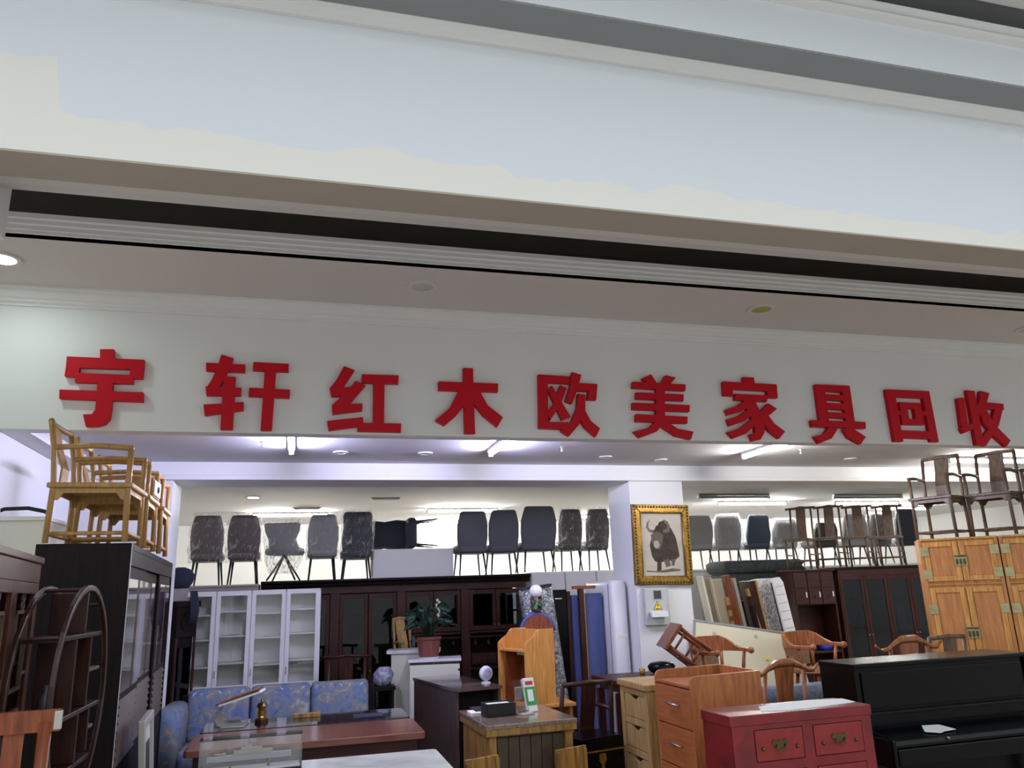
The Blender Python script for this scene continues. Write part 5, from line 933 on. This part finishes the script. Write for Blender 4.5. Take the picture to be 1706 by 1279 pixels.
MB().prism([(-.27, .83), (.05, .83), (-.27, 1.3)], .08, .1).build('slanted_board', 'redwood', t)
GS = 'wooden side chairs on the dark cabinets'
s1 = sidechair('brown armless wooden chair on the apothecary cabinet, nearer the charcoal quilts', (6.75, 9.6, 1.885), -52, 'greywood', .35, .34, .42, .86, GS)
for (x, z, lab) in ((7.2, 1.9, 'brown armless wooden chair where apothecary cabinet and slim bookcase meet'), (7.68, 1.9, 'brown armless wooden chair in the middle of the slim bookcase'), (8.2, 1.9, 'brown armless wooden chair on the slim bookcase next to the golden cabinet')):
    dup(s1, lab, (x, 9.58, z), -52, GS)
# ------------------------------------------------------------------ rear row behind
for i in range(4):
    x = 6.15+i*1.2; t = thing('grey_storage_cabinet', ['grey storage cabinet under the wrapped pale chairs behind the pillar', 'grey storage cabinet behind the charcoal quilts', 'grey storage cabinet behind the apothecary cabinet', 'grey storage cabinet behind the slim bookcase'][i], 'cabinet', (x, 11.75, 0))
    bx('body', 'metergrey', t, -.59, .59, -.3, .4, 0, 1.94); bx('top', 'shelfwhite', t, -.595, .595, -.32, .42, 1.94, 1.97); bx('door', 'shelfwhite', t, -.58, -.005, -.315, -.3, .06, 1.92); bx('door', 'shelfwhite', t, .005, .58, -.315, -.3, .06, 1.92)
GR = 'upholstered chairs on the grey storage cabinets'
for (x, up, lab, kw) in ((6.22, 'lt_up', 'light grey chair on the storage cabinets, close beside the gilt frame', {}), (6.74, 'lt_up', 'taller light grey chair in plastic wrap behind the leaning boards', dict(wrap=True)), (7.27, 'slate_up', 'slate blue chair with a waisted back behind the charcoal quilts', dict(wing=.1)),
                         (7.8, 'lt_up', 'pale wrapped chair with a low wide back behind the charcoal quilts', dict(wrap=True, h=.76)), (8.55, 'dkb_up', 'dark rounded chair behind the first wooden side chair', dict(h=.7)), (9.15, 'lt_up', 'light grey chair behind the middle wooden side chairs', {}), (9.66, 'brn_up', 'taupe wrapped chair behind the wooden side chairs', dict(wrap=True)), (10.2, 'navy_up', 'tall navy chair behind the last wooden side chair', dict(h=.92))):
    padchair('upholstered_chair', lab, (x, 11.65, 1.97), 180+random.uniform(-8, 8), up, .46, kw.pop('h', .84), .38, group=GR, **kw)
# charcoal quilts on a rack
t = thing('storage_rack', 'dark metal rack under the charcoal quilts', 'rack', (6.62, 10.5, 0))
for sx in (-1, 1):
    for sy in (-1, 1): bx('post', 'blackm', t, sx*.68-.02, sx*.68+.02, sy*.3-.02, sy*.3+.02, 0, 1.5)
for z in (.3, .9, 1.5): bx('shelf', 'blackm', t, -.7, .7, -.32, .32, z, z+.025)
bx('back_sheet', 'navycloth', t, -.66, .66, .28, .3, .33, 1.48)
for k, (z, h, lab) in enumerate(((1.525, .17, 'folded charcoal quilt at the bottom of the stack on the rack'), (1.7, .17, 'folded charcoal quilt in the middle of the stack on the rack'), (1.875, .18, 'folded charcoal quilt on top of the stack on the rack'))):
    o = pad([(0, 1.24, .56, .05, 0, 0), (h*.2, 1.34, .64, .08, .01*k, 0), (h*.5, 1.3, .62, .08, -.01*k, 0), (h*.8, 1.34, .64, .08, .01, 0), (h, 1.2, .54, .05, 0, 0)], 4).build('folded_quilt', 'char_up', loc=(6.6-.02*k, 10.5, z), smooth=True); tag(o, lab, 'quilt', 'charcoal quilts')
o = pad([(0, .12, .12, .04, 0, 0), (.06, .22, .18, .07, 0, 0), (.18, .24, .2, .08, .01, 0), (.28, .14, .12, .05, 0, 0), (.34, .05, .05, .02, 0, 0)], 4).build('plastic_bag', 'baggreen', loc=(6.62, 10.3, .925), smooth=True); tag(o, 'pale green plastic bag on the dark rack', 'bag')
t = thing('carton', 'brown cardboard carton on the dark rack', 'box', (6.95, 10.35, .925), 10); bx('body', 'carton', t, -.14, .14, -.12, .12, 0, .4); bx('flap', 'carton', t, -.14, .14, -.18, -.12, .38, .39)
o = pad([(0, .16, .14, .05, 0, 0), (.05, .2, .17, .06, 0, 0), (.11, .12, .1, .04, 0, 0)]).build('blue_bag', 'bagblue', loc=(6.72, 9.98, .83), smooth=True); o.location = (6.9, 9.56, .83); tag(o, 'blue plastic bag on the shelf of the apothecary cabinet', 'bag')
# leaning boards right of the pillar (standing on the floor, tipped towards the pillar)
def lean(name, label, cat, x, y, w, d, h, mat, tilt=-8, yaw=24, extra=None, bev=.004):
    t = thing(name, label, cat, (x, y, 0)); t.rotation_euler = (0, math.radians(tilt), math.radians(yaw))
    bx('board', mat, t, -w/2, w/2, -d/2, d/2, 0, h, bevel=bev)
    if extra: extra(t, w, d, h)
    return t
lean('leaning_board', 'cream edged board leaning closest to the pillar', 'board', 5.06, 8.9, .03, .22, 1.86, 'cream', yaw=-12)
lean('leaning_board', 'beige board with a pale cut edge leaning second from the pillar', 'board', 5.2, 9.08, .03, .55, 1.84, 'greybeige', yaw=-12, extra=lambda t, w, d, h: bx('cut_edge', 'cream', t, w/2, w/2+.006, -d/2, d/2, 0, h))
def post_extra(t, w, d, h):
    bx('side_rail', 'pale', t, -w/2-.05, -w/2, -d/2, -d/2+.04, 0, h*.86)
    for k in range(6): bx('carved_notch', 'redwood', t, -w/2-.053, -w/2+.0, -d/2-.006, -d/2, .8+k*.13, .86+k*.13)
lean('bed_side_rail', 'reddish carved bed rail leaning between the beige boards', 'bed part', 5.37, 8.84, .08, .1, 1.86, 'redwood', yaw=-6, extra=post_extra)
lean('bed_side_rail', 'short dark bed rail leaning between the beige boards', 'bed part', 5.5, 8.62, .04, .1, 1.6, 'mahog', yaw=-6); lean('bed_side_rail', 'black slim bed rail leaning in front of the wide beige board', 'bed part', 5.44, 8.52, .04, .08, 1.5, 'wenge', yaw=-6)
lean('leaning_board', 'wide grey-beige board leaning in the middle of the stack', 'board', 5.56, 9.25, .04, .95, 1.82, 'greybeige', yaw=-12)
def chair_extra(t, w, d, h):
    MB().tube([(-w/2-.04, -d/2-.03, .5), (-w/2-.02, -d/2-.05, 1.0), (-w/2-.05, -d/2-.04, 1.4), (-w/2-.07, -d/2-.03, 1.7)], .025, 8).build('carved_spindle', 'pale', t, smooth=True)
    for k in range(3): MB().ball((-w/2-.03, -d/2-.045, .7+k*.2), .04, 8, 6).build('turned_bead', 'chairwood', t, smooth=True)
    bx('gold_edge', 'pale', t, w/2, w/2+.025, -d/2-.005, -d/2+.03, 0, h)
lean('carved_headboard', 'dark carved headboard with a golden edge leaning beside the quilted mattress', 'headboard', 5.74, 8.98, .06, .42, 1.78, 'mahog', yaw=-12, extra=chair_extra)
t = thing('quilted_mattress', 'grey-white quilted mattress leaning with its white border showing', 'mattress', (6.1, 9.12, 0)); t.rotation_euler = (0, math.radians(-8), math.radians(-10))
pad([(0, .12, .72, .03, -.02, 0), (.03, .14, .76, .04, -.02, 0), (1.74, .14, .76, .04, -.02, 0), (1.8, .1, .7, .03, -.02, 0)]).build('quilted_face', 'quilt', t, smooth=True)
pad([(0, .13, .05, .02, -.015, -.38), (.02, .15, .06, .02, -.015, -.38), (1.74, .15, .06, .02, -.015, -.38), (1.81, .11, .05, .02, -.015, -.36)]).build('white_border', 'white', t, smooth=True)
MB().tube([(-.095, -.385, .02), (-.095, -.385, 1.76)], .008, 6).build('black_piping', 'blk', t)
for k in range(9): bx('border_stitch', 'greyboard', t, -.07, .04, -.413, -.41, .9+k*.1, .906+k*.1, bevel=0)
